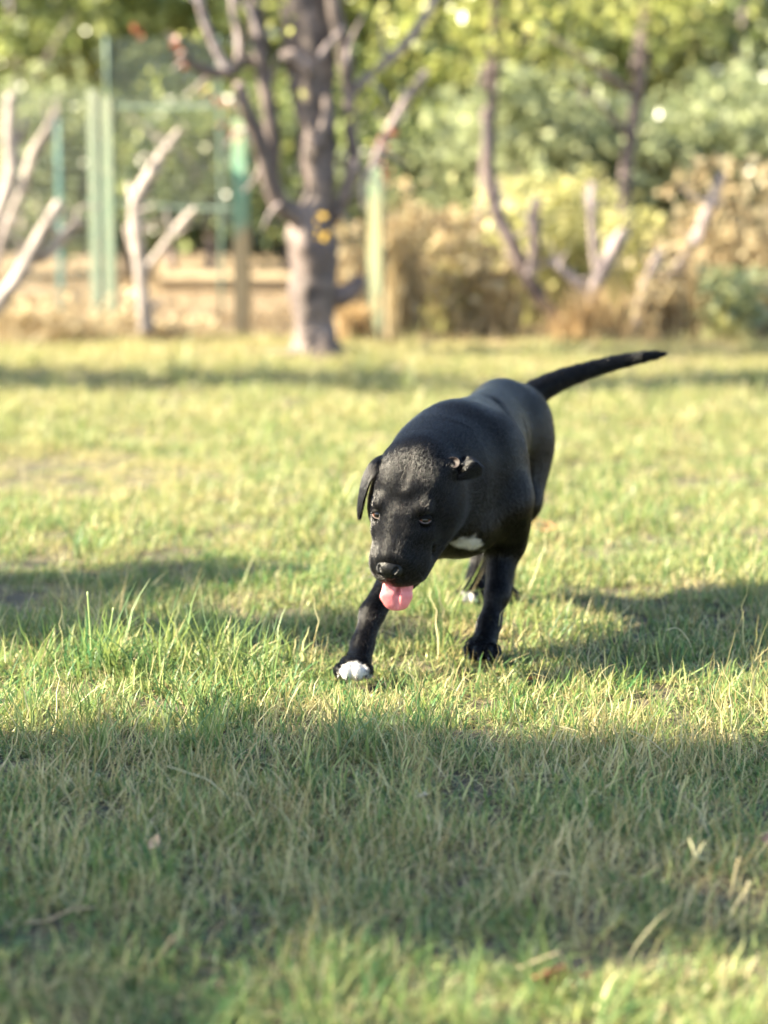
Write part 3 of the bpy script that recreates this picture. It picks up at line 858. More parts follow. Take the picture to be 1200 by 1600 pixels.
W_ = [
 ('tall narrow tan weed clump just right of the weathered green post', 636, 522, 285, 60, 12.5, 260, m_weed, .3, 300, None),
 ('tan leafy weed clump with dark gaps beside the narrow tan one', 700, 522, 320, 110, 12.7, 170, m_weed_g, .5, 800, m_weed),
 ('low tan weed clump under the crooked dark stem', 765, 522, 380, 110, 12.6, 240, m_weed, .6, 600, m_weed),
 ('yellow green broad weed clump behind the crooked dark stem', 815, 500, 268, 130, 13.4, 200, m_weed_g, .4, 1300, m_weed_g),
 ('yellow green tall weed clump over the orange tuft', 905, 495, 262, 120, 13.5, 220, m_weed_g, .4, 1300, m_weed_g),
 ('low spiky orange dry tuft in front of the splayed bare shrub', 925, 528, 425, 120, 12.1, 380, m_weed_o, .3, 0, None),
 ('pale tan arching weed clump behind the two upright bare stems', 990, 500, 330, 110, 13.3, 220, m_weed_g, .6, 700, m_weed_g),
 ('tan weed clump low at the foot of the two upright bare stems', 1040, 524, 380, 110, 12.6, 260, m_weed, .6, 500, m_weed),
 ('tallest dome shaped tan weed clump near the right edge', 1120, 515, 238, 120, 13.0, 420, m_weed, 1.0, 900, m_weed),
 ('small green weed clump low before the tallest tan one', 1150, 524, 420, 100, 12.4, 160, m_weed_g, .6, 700, m_leaf_o),
 ('tan weed clump cut by the right edge of the picture', 1215, 515, 255, 110, 12.8, 320, m_weed, .6, 900, m_weed),
 ('low brown weed clump left of the small sapling', 110, 528, 455, 200, 12.3, 330, m_weed, .8, 200, m_weed),
 ('low brown weed clump right of the small sapling', 268, 526, 492, 110, 12.5, 200, m_weed, .8, 90, m_weed),
 ('short orange tan tuft between the tree and the weathered green post', 552, 525, 450, 50, 12.2, 160, m_weed_o, .5, 60, m_weed_o),
 ('dry brown grass clump at the left edge below the forked shrub', 10, 530, 440, 110, 12.5, 240, m_weed, .8, 200, m_weed),
 ('dry tan twiggy clump seen through the fence between tree and weathered post', 545, 440, 340, 70, 14.5, 200, m_weed, .6, 250, m_weed),
]
for k, (lb, px, bp, tp, w, Y, n, mt, dr, lf, lm) in enumerate(W_):
    weed(lb, px, bp, tp, w, Y, n, mt, 200 + k, dr, lf, lm)

# ================================================================== TREES AND HEDGE BEHIND
def leafy_tree(name, label, cat, px, Y, zlo, zhi, wm, n, size, mat, seed, clump=.16, trunk=True, lobes=5, group=None, depth=0.6, bark=None):
    r = np.random.default_rng(seed)
    x = px_x(px, Y)
    e = empty(name, (x, Y, 0), label=label, cat=cat, group=group)
    zc = (zlo + zhi) / 2; hz = (zhi - zlo) / 2
    lob = [((x, Y, zc), (wm * .42, wm * .42 * depth, hz * .8))]
    for k in range(lobes):
        a = r.random() * 6.283
        lob.append(((x + math.cos(a) * wm * .3, Y + math.sin(a) * wm * .3 * depth, zc + r.uniform(-.6, .6) * hz), (wm * r.uniform(.18, .3), wm * r.uniform(.18, .3) * depth, hz * r.uniform(.3, .5))))
    C = crown_points(lob, n, seed, .35, clump)
    C = C[(C[:, 2] > max(0.03, zlo - .1))]
    V, F, rd = leaf_cards(C, size * (0.6 + 0.8 * r.random(len(C))), seed, .62)
    mesh_obj('crown', V, F, mat, e, attrs={'rnd': ('FACE', 'FLOAT', rd)})
    if trunk:
        pts = [(x, Y, -.05), (x + r.normal(0, .05), Y, zc * .35), (x + r.normal(0, .08), Y, zc * .8), (x + r.normal(0, .1), Y, zhi * .85)]
        V, F = tube(pts, [.05, .042, .035, .012], 8, .06, seed)
        mesh_obj('trunk', V, F, bark or m_bark_grey, e, smooth=True)
        for k in range(3):
            a = r.random() * 6.28; z0 = zc * r.uniform(.4, .9)
            V, F = tube([(x, Y, z0), (x + math.cos(a) * wm * .15, Y + math.sin(a) * wm * .1, z0 + hz * .25), (x + math.cos(a) * wm * .35, Y + math.sin(a) * wm * .2, z0 + hz * .55)], [.026, .02, .008], 6, .06, seed + k)
            mesh_obj('limb', V, F, bark or m_bark_grey, e, smooth=True)
    return e
T = leafy_tree
T('hedge_shrub', 'dark green hedge shrub behind the left edge stems', 'shrub', 20, 19.0, 0.0, 1.75, 2.2, 4300, .09, m_leaf_o, 301)
T('hedge_shrub', 'green hedge shrub behind the paired green posts', 'shrub', 200, 19.3, 0.0, 1.7, 2.2, 4300, .09, m_leaf_d, 302)
T('hedge_shrub', 'dense dark hedge shrub filling the gap between sapling and half painted post', 'shrub', 330, 18.6, 0.05, 1.8, 1.9, 4300, .09, m_leaf_d, 303)
T('hedge_shrub', 'dark hedge shrub between half painted post and the tree trunk', 'shrub', 450, 18.9, 0.1, 1.7, 1.9, 4300, .09, m_leaf_d, 304)
T('hedge_shrub', 'hedge shrub behind the weathered green post', 'shrub', 590, 18.4, 0.0, 1.6, 1.8, 4300, .09, m_leaf_d, 305)
T('olive_tree', 'grey green bushy tree behind the crooked dark stem', 'tree', 730, 18.0, 0.2, 1.25, 1.8, 3600, .095, m_leaf_o, 306)
T('olive_tree', 'grey green bushy tree behind the middle of the dry weeds', 'tree', 900, 17.2, 0.2, 1.75, 1.7, 4200, .095, m_leaf_o, 307)
T('olive_tree', 'darker bluish green tree behind the tallest tan weed clump', 'tree', 1060, 18.2, 0.2, 1.35, 2.2, 4200, .095, m_leaf_d, 308)
T('olive_tree', 'grey green tree behind the right edge weeds', 'tree', 1200, 17.8, 0.2, 2.0, 1.6, 4200, .095, m_leaf_o, 309)
# nearer boughs with yellow green leaves over the top of the picture
T('fruit_tree', 'yellow green leafy tree filling the upper middle right of the tree', 'tree', 720, 20.5, 0.75, 3.9, 3.0, 3600, .12, m_leaf_y, 311, .12)
T('fruit_tree', 'green leafy tree filling the top right corner', 'tree', 1130, 20.6, 0.8, 4.2, 3.2, 4200, .12, m_leaf_g, 312, .12)
T('fruit_tree', 'bright leafy tree between the other two at the top right', 'tree', 930, 21.0, 0.8, 4.0, 2.8, 3600, .12, m_leaf_y, 313, .12)
T('fruit_tree', 'green tree hanging over the top left corner', 'tree', 40, 20.5, 1.0, 3.8, 3.0, 4600, .11, m_leaf_g, 314, .12)
T('fruit_tree', 'green tree over the netting left of the trunk', 'tree', 270, 21.0, 1.0, 3.8, 2.8, 4600, .11, m_leaf_g, 315, .12)
T('fruit_tree', 'yellowish green tree high behind the trunk', 'tree', 480, 20.7, 1.0, 3.8, 2.6, 3600, .11, m_leaf_y, 316, .12)
T('lime_tree', 'nearer sparse lime green tree with a thin dark trunk right of the weathered green post', 'tree', 752, 14.2, 1.12, 2.9, 1.7, 1900, .062, m_leaf_y, 321, .09, lobes=7, bark=m_bark_dark)
T('lime_tree', 'nearer lime green boughs hanging into the top right quarter', 'tree', 985, 14.6, 1.45, 3.0, 2.0, 1700, .065, m_leaf_y, 322, .09, lobes=7, bark=m_bark_dark)
# far wood that closes the view
C = np.stack([rng.uniform(-9, 9, 30000), rng.uniform(24, 26.5, 30000), rng.uniform(0, 5.2, 30000) ** 1.0], 1)
C[:, 2] *= 0.9 + 0.25 * np.sin(C[:, 0] * 1.7) * np.cos(C[:, 0] * .6)
C += rng.normal(size=C.shape) * .1
V, F, rd = leaf_cards(C, 0.22 * (0.6 + 0.8 * rng.random(len(C))), 99, .7)
w = mesh_obj('wood', V, F, m_leaf_d, None, attrs={'rnd': ('FACE', 'FLOAT', rd)})
set_tags(w, 'dark green wood closing the view behind the hedge shrubs', kind='stuff')

# ================================================================== TREES LEFT OF THE FRAME (they cast the shade)
def shade_tree(label, lobes_g, n, seed, size=.07, trunk_at=None, t0=5.0):
    """crown lobes given by the ground spot they shade: (px, py, height, rx, ry, rz)"""
    r = np.random.default_rng(seed)
    lob = []
    for (px, py, z, rx, ry, rz_) in lobes_g:
        g_ = ground_at(px, py)
        t = z / SUN.z
        lob.append(((g_[0] + SUN.x * t, g_[1] + SUN.y * t, z), (rx, ry, rz_)))
    c = np.mean([l[0] for l in lob], axis=0)
    bx, by = (c[0], c[1]) if trunk_at is None else trunk_at
    e = empty('tree', (bx, by, 0), label=label, cat='tree')
    C = crown_points(lob, n, seed, .1, .07, n // 25)
    V, F, rd = leaf_cards(C, size * (0.7 + 0.6 * r.random(len(C))), seed, .62)
    mesh_obj('crown', V, F, m_leaf_g, e, attrs={'rnd': ('FACE', 'FLOAT', rd)})
    V, F = tube([(bx, by, -.05), (bx + .05, by, c[2] * .4), (c[0], c[1], c[2])], [.12, .09, .04], 9, .06, seed)
    mesh_obj('trunk', V, F, m_bark_grey, e, smooth=True)
    for l in lob:
        V, F = tube([(bx * .5 + c[0] * .5, by * .5 + c[1] * .5, c[2] * .75), (np.array(l[0]) + c) / 2 + np.array([0, 0, -.1]), l[0]], [.03, .022, .01], 6, .06, seed)
        mesh_obj('branch', V, F, m_bark_grey, e, smooth=True)
    return e
#            px    py   z    rx   ry   rz
shade_tree('leafy tree standing left of the camera that shades the near lawn', [
    (120, 1235, 3.2, .75, .42, .45), (420, 1235, 3.4, .7, .42, .45), (700, 1245, 3.5, .6, .42, .45), (980, 1245, 3.7, .6, .40, .45), (1200, 1255, 3.8, .5, .36, .45),
    (60, 1420, 3.3, .6, .22, .4), (330, 1400, 3.3, .5, .22, .4), (800, 1400, 3.4, .35, .14, .3), (1050, 1430, 3.5, .25, .12, .3), (60, 1570, 3.1, .55, .2, .3), (-300, 1300, 3.1, .9, .6, .5)], 15000, 401)
shade_tree('slender tree standing left of the frame level with the dog', [
    (60, 905, 2.6, .38, .13, .25), (230, 895, 2.5, .3, .08, .15), (110, 990, 2.3, .42, .12, .22), (320, 990, 2.4, .38, .10, .18), (470, 985, 2.5, .2, .07, .12), (-250, 940, 2.4, .5, .25, .4)], 7500, 402, .06)
shade_tree('broad tree standing left of the frame level with the gnarled tree', [
    (60, 600, 3.2, 1.0, .35, .35), (420, 592, 3.3, .9, .3, .35), (980, 607, 4.4, 1.6, .25, .35), (1150, 600, 4.2, .9, .4, .35), (-200, 590, 3.2, 1., .5, .5)], 5200, 403, .1, trunk_at=(-7.2, 9.9))
# ================================================================== DOG
m_coat, nt, out = new_mat('black_coat')
wm_ = attr(nt, 'white').outputs['Fac']
c = mixc(nt, (0.002, 0.002, 0.0022), (0.42, 0.40, 0.38), wm_)
c = mixc(nt, c, (0.10, 0.055, 0.05), attr(nt, 'skin').outputs['Fac'])
p = N(nt, 'ShaderNodeBsdfPrincipled'); nt.links.new(c, p.inputs['Base Color'])
p.inputs['Roughness'].default_value = 0.38
p.inputs['Specular IOR Level'].default_value = 0.06
p.inputs['Sheen Weight'].default_value = 0.0; p.inputs['Sheen Roughness'].default_value = 0.4
b = N(nt, 'ShaderNodeBump'); b.inputs['Strength'].default_value = 0.55; b.inputs['Distance'].default_value = 0.0010
mpn = N(nt, 'ShaderNodeTexNoise'); mpn.inputs['Scale'].default_value = 1.0; mpn.inputs['Detail'].default_value = 3
mg = N(nt, 'ShaderNodeNewGeometry'); mm = N(nt, 'ShaderNodeMapping'); mm.inputs['Scale'].default_value = (750, 260, 420)
nt.links.new(mg.outputs['Position'], mm.inputs[0]); nt.links.new(mm.outputs[0], mpn.inputs['Vector'])
nt.links.new(mpn.outputs[0], b.inputs['Height']); nt.links.new(b.outputs[0], p.inputs['Normal'])
nt.links.new(p.outputs[0], out.inputs[0])

dog = empty('dog', (0.17, 4.5, 0), label='black short haired dog with white toes walking towards the camera, head low, tongue out', cat='dog')

D = Field((-0.14, 3.95, -0.01), (0.72, 5.22, 0.60), 0.0034)
def C_(px, py, Y, r0): return P(px, py, Y)
# --- trunk of the body
bd = np.array([.133, .55, 0]); bd /= np.linalg.norm(bd)          # towards the rump
back = tuple(bd * .9 + np.array([0, 0, -.45]))
rb = rotz(-math.atan2(bd[0], bd[1]))
D.ell((.150, 4.43, .345), (.122, .17, .132), .05, rot=rb, flow=back)
D.ell((.184, 4.60, .358), (.100, .19, .112), .05, rot=rb, flow=back)
D.ell((.232, 4.78, .385), (.078, .16, .084), .05, rot=rb, flow=back)
D.ell((.262, 4.90, .385), (.100, .13, .098), .05, rot=rb, flow=back)
# withers, shoulder blades, spine
D.cone((.148, 4.38, .415), (.17, 4.52, .425), .055, .05, .05, flow=back)
D.cone((.19, 4.58, .438), (.25, 4.84, .448), .030, .034, .05, flow=back)
D.ell((.225, 4.41, .345), (.052, .095, .115), .035, rot=rb, flow=(.3, .3, -.9))
D.ell((.068, 4.36, .335), (.052, .09, .11), .035, rot=rb, flow=(-.3, .3, -.9))
# brisket
D.ell((.140, 4.33, .265), (.085, .09, .070), .04, flow=(0, .3, -.9))
# neck, thick, reaching down and forward
D.cone((.140, 4.38, .385), (.075, 4.235, .355), .098, .080, .05, flow=(.35, .8, .1))
D.cone((.125, 4.36, .31), (.075, 4.22, .305), .080, .060, .05, flow=(.35, .8, -.3))
D.ell((.095, 4.27, .405), (.058, .06, .034), .04, flow=(.35, .8, .2))
# --- near-side (picture right) foreleg
D.cone((.232, 4.37, .30), (.238, 4.43, .215), .058, .043, .035, flow=(0, .2, -1))
D.cone((.238, 4.43, .215), (.222, 4.38, .115), .036, .0225, .02, flow=(0, 0, -1))
D.cone((.222, 4.38, .115), (.205, 4.355, .06), .022, .020, .015, flow=(0, 0, -1))
D.cone((.205, 4.355, .06), (.195, 4.33, .03), .023, .024, .012, flow=(0, -.4, -.8))
# --- other foreleg, reaching forward
D.cone((.070, 4.33, .29), (.050, 4.315, .205), .060, .041, .035, flow=(0, .2, -1))
D.cone((.050, 4.315, .205), (-.022, 4.215, .110), .034, .0215, .02, flow=(-.4, -.4, -.8))
D.cone((-.022, 4.215, .110), (-.040, 4.175, .058), .0215, .0195, .015, flow=(-.2, -.3, -.9))
D.cone((-.040, 4.175, .058), (-.047, 4.15, .034), .0205, .024, .012, flow=(0, -.6, -.6))
D.ell((-.015, 4.232, .118), (.013, .016, .022), .012, flow=(-.4, -.4, -.8))
# --- hind legs
D.ell((.300, 4.88, .335), (.048, .10, .115), .04, rot=rb, flow=(.1, .3, -.9))
D.cone((.292, 4.88, .33), (.288, 4.82, .235), .064, .048, .04, flow=(0, -.2, -1))
D.cone((.288, 4.82, .235), (.280, 4.95, .125), .045, .026, .02, flow=(0, .4, -.8))
D.cone((.285, 4.95, .125), (.262, 4.93, .05), .024, .022, .015, flow=(0, 0, -1))
D.cone((.262, 4.93, .05), (.258, 4.90, .03), .023, .024, .012, flow=(0, -.6, -.5))
D.cone((.215, 4.86, .33), (.205, 4.76, .235), .078, .052, .04, flow=(0, -.2, -1))
D.cone((.205, 4.76, .235), (.222, 4.93, .135), .044, .026, .02, flow=(0, .4, -.8))
D.cone((.222, 4.93, .135), (.203, 4.88, .055), .0245, .022, .015, flow=(0, 0, -1))
D.cone((.203, 4.88, .055), (.196, 4.855, .032), .023, .025, .012, flow=(0, -.6, -.5))
# --- muscles and skin folds
D.cone((.250, 4.40, .40), (.258, 4.42, .25), .018, .022, .022, flow=(.2, .3, -.9))
D.cone((.262, 4.47, .39), (.270, 4.50, .25), .006, .006, .034, 'sub')
D.cone((.045, 4.36, .39), (.030, 4.37, .25), .018, .022, .022, flow=(-.2, .3, -.9))
D.cone((.085, 4.285, .437), (.150, 4.315, .452), .004, .004, .026, 'sub')
D.cone((.17, 4.40, .46), (.215, 4.43, .435), .016, .012, .02, flow=back)
D.cone((.105, 4.38, .455), (.075, 4.39, .43), .016, .012, .02, flow=back)
D.cone((.300, 4.70, .42), (.318, 4.72, .30), .004, .004, .022, 'sub')
D.cone(P(772, 634, 4.60), P(806, 690, 4.58), .010, .012, .018)
D.cone(P(806, 690, 4.58), P(818, 765, 4.52), .012, .010, .018)
for k_ in range(4): D.cone((.268 + .012 * k_, 4.52 + .045 * k_, .40), (.292 + .012 * k_, 4.55 + .045 * k_, .29), .003, .003, .016, 'sub')
# --- tail
tl = [(805, 640, 4.96), (838, 613, 4.99), (858, 602, 5.0), (880, 592, 5.01), (903, 584, 5.02), (928, 576, 5.03), (954, 569, 5.03), (980, 563, 5.03), (1004, 558, 5.02), (1024, 555, 5.02), (1038, 553, 5.02)]
tr = [.034, .029, .026, .0232, .0208, .0186, .0168, .0150, .0128, .0102, .0055]
for k in range(len(tl) - 1):
    D.cone(P(*tl[k]), P(*tl[k + 1]), tr[k], tr[k + 1], .02 if k < 1 else .003)
# --- paws: pad mound and four toes
def paw(c, yaw, s=1.0):
    c = np.array(c); Rz = rotz(yaw)
    D.ell(c + Rz @ np.array([0, .004, .004]), np.array([.027, .026, .019]) * s, .010, rot=Rz, flow=(0, -1, -.4))
    for (x, y, r) in ((-.0225, -.018, .0125), (-.0080, -.030, .0135), (.0080, -.030, .0135), (.0225, -.018, .0125)):
        D.ell(c + Rz @ (np.array([x, y, -.001]) * s), np.array([r * .86, r * 1.35, r * 1.05]) * s, .0035, rot=Rz, flow=(0, -1, -.3))
PAWS = [((-.054, 4.118, .026), -.10), ((.187, 4.305, .022), .05), ((.191, 4.835, .028), -.2), ((.256, 4.885, .022), 0.)]
for c0, yw in PAWS: paw(c0, yw, 1.12)

# --- head, in its own frame: f to the nose, u out of the forehead, l to the dog's left
yaw, pit, rol = R(24), R(46), R(5)
Fv = np.array([-math.sin(yaw) * math.cos(pit), -math.cos(yaw) * math.cos(pit), -math.sin(pit)])
Lv = np.array([math.cos(yaw), -math.sin(yaw), 0.0])
Uv = np.cross(Fv, Lv)
Lv, Uv = Lv * math.cos(rol) - Uv * math.sin(rol), Uv * math.cos(rol) + Lv * math.sin(rol)
HC = P(645, 762, 4.185)
HS = 1.10
HM = (HC, np.stack([Fv, Uv, Lv], 1))
def hp(f, u, l): return HC + HM[1] @ (np.array([f, u, l]) * HS)
hb = -Fv * .9 + Uv * -.1
def hell(f, u, l, rf, ru, rl, k=.02, op='add', tilt=0.0, flow=None):
    ca, sa = math.cos(tilt), math.sin(tilt)
    rot = np.array([[ca, -sa, 0], [sa, ca, 0], [0, 0, 1]])
    D.ell((f * HS, u * HS, l * HS), (rf * HS, ru * HS, rl * HS), k, op, rot=rot, flow=hb if flow is None else flow, M=HM)
def hcone(a, b_, ra, rb_, k, op='add', F_=None):
    F_ = D if F_ is None else F_
    F_.cone(tuple(HS * v for v in a), tuple(HS * v for v in b_), ra * HS, rb_ * HS, k, op=op, flow=hb, M=HM)
hell(-.005, -.004, 0, .076, .054, .066, .02)                       # skull
for s in (-1, 1):
    hell(.008, -.036, s * .044, .060, .048, .038, .022)            # cheek
    hell(-.012, .016, s * .027, .052, .030, .034, .018)            # temple muscle each side of the furrow
    hell(.050, .018, s * .035, .020, .014, .018, .012)             # brow
    hell(.066, -.020, s * .040, .030, .018, .016, .016)            # cheek bone under the eye
hell(.058, -.020, 0, .052, .040, .046, .02)                        # stop
hcone((.070, -.014, 0), (.131, -.024, 0), .038, .029, .02)         # bridge of the muzzle
hcone((.070, -.044, 0), (.121, -.048, 0), .052, .041, .02)
for s in (-1, 1):
    hell(.112, -.052, s * .026, .040, .032, .027, .014)            # upper lip
    hcone((.040, -.066, s * .044), (.122, -.074, s * .028), .024, .014, .012)   # flews
hcone((.030, -.075, 0), (.108, -.108, 0), .036, .023, .012)        # lower jaw
hcone((.095, -.088, 0), (.150, -.094, 0), .011, .018, .008, 'sub') # open mouth
hcone((.030, .047, 0), (-.040, .060, 0), .003, .002, .014, 'sub')  # furrow of the forehead
for s in (-1, 1):
    D.ell(hp(.066, .006, s * .042), (.0125, .0125, .0125), .009, 'sub')          # eye sockets
    hcone((.078, -.035, s * .044), (.092, -.052, s * .050), .003, .003, .01, 'sub')
hcone((-.028, .012, .040), (-.034, .020, .066), .024, .010, .016)   # ear roots
# head to neck
D.cone(hp(-.050, -.02, 0), (.105, 4.30, .375), .066, .085, .04, flow=(.35, .8, .1))
DV, DF = D.mesh()

# colour marks
r_ = np.random.default_rng(5)
def near(c, rad, soft=.006):
    d = np.linalg.norm(DV - np.array(c), axis=1)
    w_ = np.zeros(len(DV)); m_ = d < rad * 1.6
    w_[m_] = [noise.noise(Vector(q_) * 90) * .010 + noise.noise(Vector(q_) * 240) * .005 for q_ in DV[m_]]
    return np.clip((rad - d + w_) / soft, 0, 1)
white = near((-.056, 4.080, .018), .033)
white = np.maximum(white, near((.183, 4.790, .016), .026))
dd = (DV - P(730, 846, 4.27)) / np.array([.040, .07, .019]); dd[:, 2] += .5 * dd[:, 0]
m_ = np.linalg.norm(dd, axis=1) < 2
dd[m_] *= (1 + .45 * np.array([noise.noise(Vector((q_[0] * 55, q_[1] * 20, q_[2] * 110))) for q_ in DV[m_]]))[:, None]
white = np.maximum(white, np.clip((1 - np.linalg.norm(dd, axis=1)) * 2.2, 0, 1))
dm = HM[1].T @ (DV - HC).T
skin = np.clip((.012 - np.abs(dm[1] + .094 + (dm[0] - .1) * .3)) / .006, 0, 1) * (dm[0] > .07) * (np.abs(dm[2]) < .022) * .8
coatm = mesh_obj('body', DV, DF, m_coat, dog, smooth=True, attrs={'white': ('POINT', 'FLOAT', white), 'skin': ('POINT', 'FLOAT', skin)})

def small_sdf(name, build, lo, hi, h, mat, parent):
    f = Field(lo, hi, h); build(f); V, F = f.mesh()
    return mesh_obj(name, V, F, mat, parent, smooth=True)

# nose leather
m_nose, nt, out = new_mat('nose_leather')
p = N(nt, 'ShaderNodeBsdfPrincipled'); p.inputs['Base Color'].default_value = (.005, .005, .005, 1); p.inputs['Roughness'].default_value = .45; p.inputs['Specular IOR Level'].default_value = .2
b = N(nt, 'ShaderNodeBump'); b.inputs['Strength'].default_value = .5; b.inputs['Distance'].default_value = .001
v_ = N(nt, 'ShaderNodeTexVoronoi'); v_.inputs['Scale'].default_value = 420
g = N(nt, 'ShaderNodeNewGeometry'); nt.links.new(g.outputs['Position'], v_.inputs[0]); nt.links.new(v_.outputs[0], b.inputs['Height'])
nt.links.new(b.outputs[0], p.inputs['Normal']); nt.links.new(p.outputs[0], out.inputs[0])
def nose_b(f):
    def e(c, r, k): f.ell(tuple(HS * v for v in c), tuple(HS * v for v in r), k, M=HM)
    e((.151, -.018, 0), (.0155, .0145, .0195), .006)
    e((.156, -.027, 0), (.012, .014, .013), .006)
    for s in (-1, 1): e((.154, -.020, s * .012), (.014, .0115, .011), .005)
    for s in (-1, 1):
        hcone((.174, -.024, s * .010), (.146, -.020, s * .016), .0068, .0045, .002, 'sub', f)
    for s in (-1, 1):
        hcone((.172, -.012, s * .0095), (.158, -.010, s * .0155), .0048, .0034, .002, 'sub', f)
    hcone((.175, -.02, 0), (.170, -.05, 0), .0012, .0012, .002, 'sub', f)
npos = hp(.160, -.02, 0)
small_sdf('nose', nose_b, npos - .038, npos + .038, .0012, m_nose, dog)

# eyes
def eye_mat():
    m, nt, out = new_mat('brown_eye')
    t = N(nt, 'ShaderNodeTexCoord'); sp = N(nt, 'ShaderNodeSeparateXYZ'); nt.links.new(t.outputs['Object'], sp.inputs[0])
    c = ramp(nt, [(0.0, (.10, .06, .05)), (.34, (.30, .24, .22)), (.44, (.07, .022, .012)), (.80, (.15, .045, .02)), (.86, (.004, .003, .003))], sp.outputs[2])
    mp = N(nt, 'ShaderNodeMapRange'); mp.inputs[1].default_value = 0; mp.inputs[2].default_value = .0118
    nt.links.new(sp.outputs[2], mp.inputs[0])
    for l in list(nt.links):
        if l.to_node.type == 'VALTORGB': nt.links.remove(l)
    rn = [n_ for n_ in nt.nodes if n_.type == 'VALTORGB'][0]
    nt.links.new(mp.outputs[0], rn.inputs[0])
    p = N(nt, 'ShaderNodeBsdfPrincipled'); nt.links.new(c, p.inputs['Base Color']); p.inputs['Roughness'].default_value = .06
    nt.links.new(p.outputs[0], out.inputs[0])
    return m
m_eye = eye_mat()
def ball(r, nu=24, nv=16):
    V = [(0, 0, r)]; F = []
    for j in range(1, nv):
        a = math.pi * j / nv
        for k in range(nu):
            b_ = 2 * math.pi * k / nu
            V.append((r * math.sin(a) * math.cos(b_), r * math.sin(a) * math.sin(b_), r * math.cos(a)))
    V.append((0, 0, -r))
    for k in range(nu): F.append((0, 1 + k, 1 + (k + 1) % nu))
    for j in range(nv - 2):
        for k in range(nu):
            k2 = (k + 1) % nu
            F.append((1 + j * nu + k, 1 + (j + 1) * nu + k, 1 + (j + 1) * nu + k2, 1 + j * nu + k2))
    for k in range(nu): F.append((len(V) - 1, 1 + (nv - 2) * nu + (k + 1) % nu, 1 + (nv - 2) * nu + k))
    return np.array(V), F
EYE = []
for s in (-1, 1):
    V, F = ball(.0118)
    o = mesh_obj('eye', V, F, m_eye, None, smooth=True)
    c0 = hp(.064, .0045, s * .0405)
    gaze = -c0 / 4.2 * .8 + np.array([0, 0, .18]) + Fv * .25 + Lv * s * .25
    o.parent = dog
    o.location = tuple(c0 - np.array(dog.location))
    o.rotation_mode = 'QUATERNION'
    o.rotation_quaternion = Vector(tuple(gaze)).to_track_quat('Z', 'Y')
    EYE.append((s, c0, gaze / np.linalg.norm(gaze)))
# eyelids: a shell over the ball with an almond slit
m_lid = plain_mat('eyelid_skin', (.003, .0025, .0025), .6, .08, .2, 200)
m_rim = plain_mat('eyelid_rim', (.22, .17, .15), .4, .5, .2, 200)
for s, c0, gz_ in EYE:
    side = Lv - (Lv @ gz_) * gz_; side /= np.linalg.norm(side)
    upv = np.cross(side, gz_); upv = upv if upv @ Uv > 0 or upv @ (-Fv) > 0 else -upv
    if upv @ (-Fv) < 0: upv = -upv
    for which in (1, -1):
        V = []; F = []; nu, nv = 15, 7
        for i_ in range(nu):
            a = math.pi * i_ / (nu - 1) - math.pi / 2           # along the slit
            op = ((.46 if s < 0 else .30) if which > 0 else (.48 if s < 0 else .34)) * max(0.0, math.cos(a)) ** 1.1
            for j in range(nv):
                t = op + (1.25 - op) * (j / (nv - 1))
                rr = .0128 + .0012 * math.sin(math.pi * j / (nv - 1))
                d = gz_ * (math.cos(a * .80) * math.cos(t)) + side * math.sin(a * .80) + upv * which * (math.cos(a * .80) * math.sin(t))
                V.append(c0 + d * rr)
        for i_ in range(nu - 1):
            for j in range(nv - 1):
                q = (i_ * nv + j, i_ * nv + j + 1, (i_ + 1) * nv + j + 1, (i_ + 1) * nv + j)
                F.append(q)
        o = mesh_obj('eyelid', np.array(V), F, m_lid, dog, smooth=True)
        sm = o.modifiers.new('thick', 'SOLIDIFY'); sm.thickness = .0016; sm.offset = 0
        if which < 0:
            rim = [V[i_ * nv] * 1.0 for i_ in range(1, nu - 1)]
            v2, f2 = tube(rim, [.0007] * len(rim), 6, 0, 0, 2)
            mesh_obj('rim', v2, f2, m_rim, o, smooth=True)

# tongue
m_tongue, nt, out = new_mat('tongue_flesh')
p = N(nt, 'ShaderNodeBsdfPrincipled')
nt.links.new(ramp(nt, [(.3, (.60, .16, .17)), (.7, (.72, .25, .25))], noise_n(nt, 120, 4)), p.inputs['Base Color'])
p.inputs['Roughness'].default_value = .36; p.inputs['Subsurface Weight'].default_value = .35; p.inputs['Subsurface Scale'].default_value = .008
p.inputs['Subsurface Radius'].default_value = (1, .35, .25)
b = N(nt, 'ShaderNodeBump'); b.inputs['Strength'].default_value = .35; b.inputs['Distance'].default_value = .0008
nt.links.new(noise_n(nt, 900, 3), b.inputs['Height']); nt.links.new(b.outputs[0], p.inputs['Normal'])
nt.links.new(p.outputs[0], out.inputs[0])
TY0 = float(hp(.125, -.08, 0)[1])
tc = [P(630, 890, TY0 + .02), P(622, 914, TY0 - .006), P(619, 932, TY0 - .012), P(620, 946, TY0 - .012)]
def tongue_b(f):
    ws = [.020, .026, .028, .020]
    for k in range(3):
        for t in np.linspace(0, 1, 5):
            c = tc[k] * (1 - t) + tc[k + 1] * t; w = ws[k] * (1 - t) + ws[k + 1] * t
            f.ell(c, (w, .0052, .010), .006)
    f.cone(tc[0] + np.array([.0, -.010, 0]), tc[2] + np.array([.001, -.009, 0]), .0042, .0042, .004, op='sub')
    f.cone(tc[2] + np.array([.001, -.009, 0]), tc[3] + np.array([.001, -.007, -.012]), .0042, .0032, .004, op='sub')
small_sdf('tongue', tongue_b, tc[2] - np.array([.05, .05, .05]), tc[0] + np.array([.05, .05, .03]), .0014, m_tongue, dog)
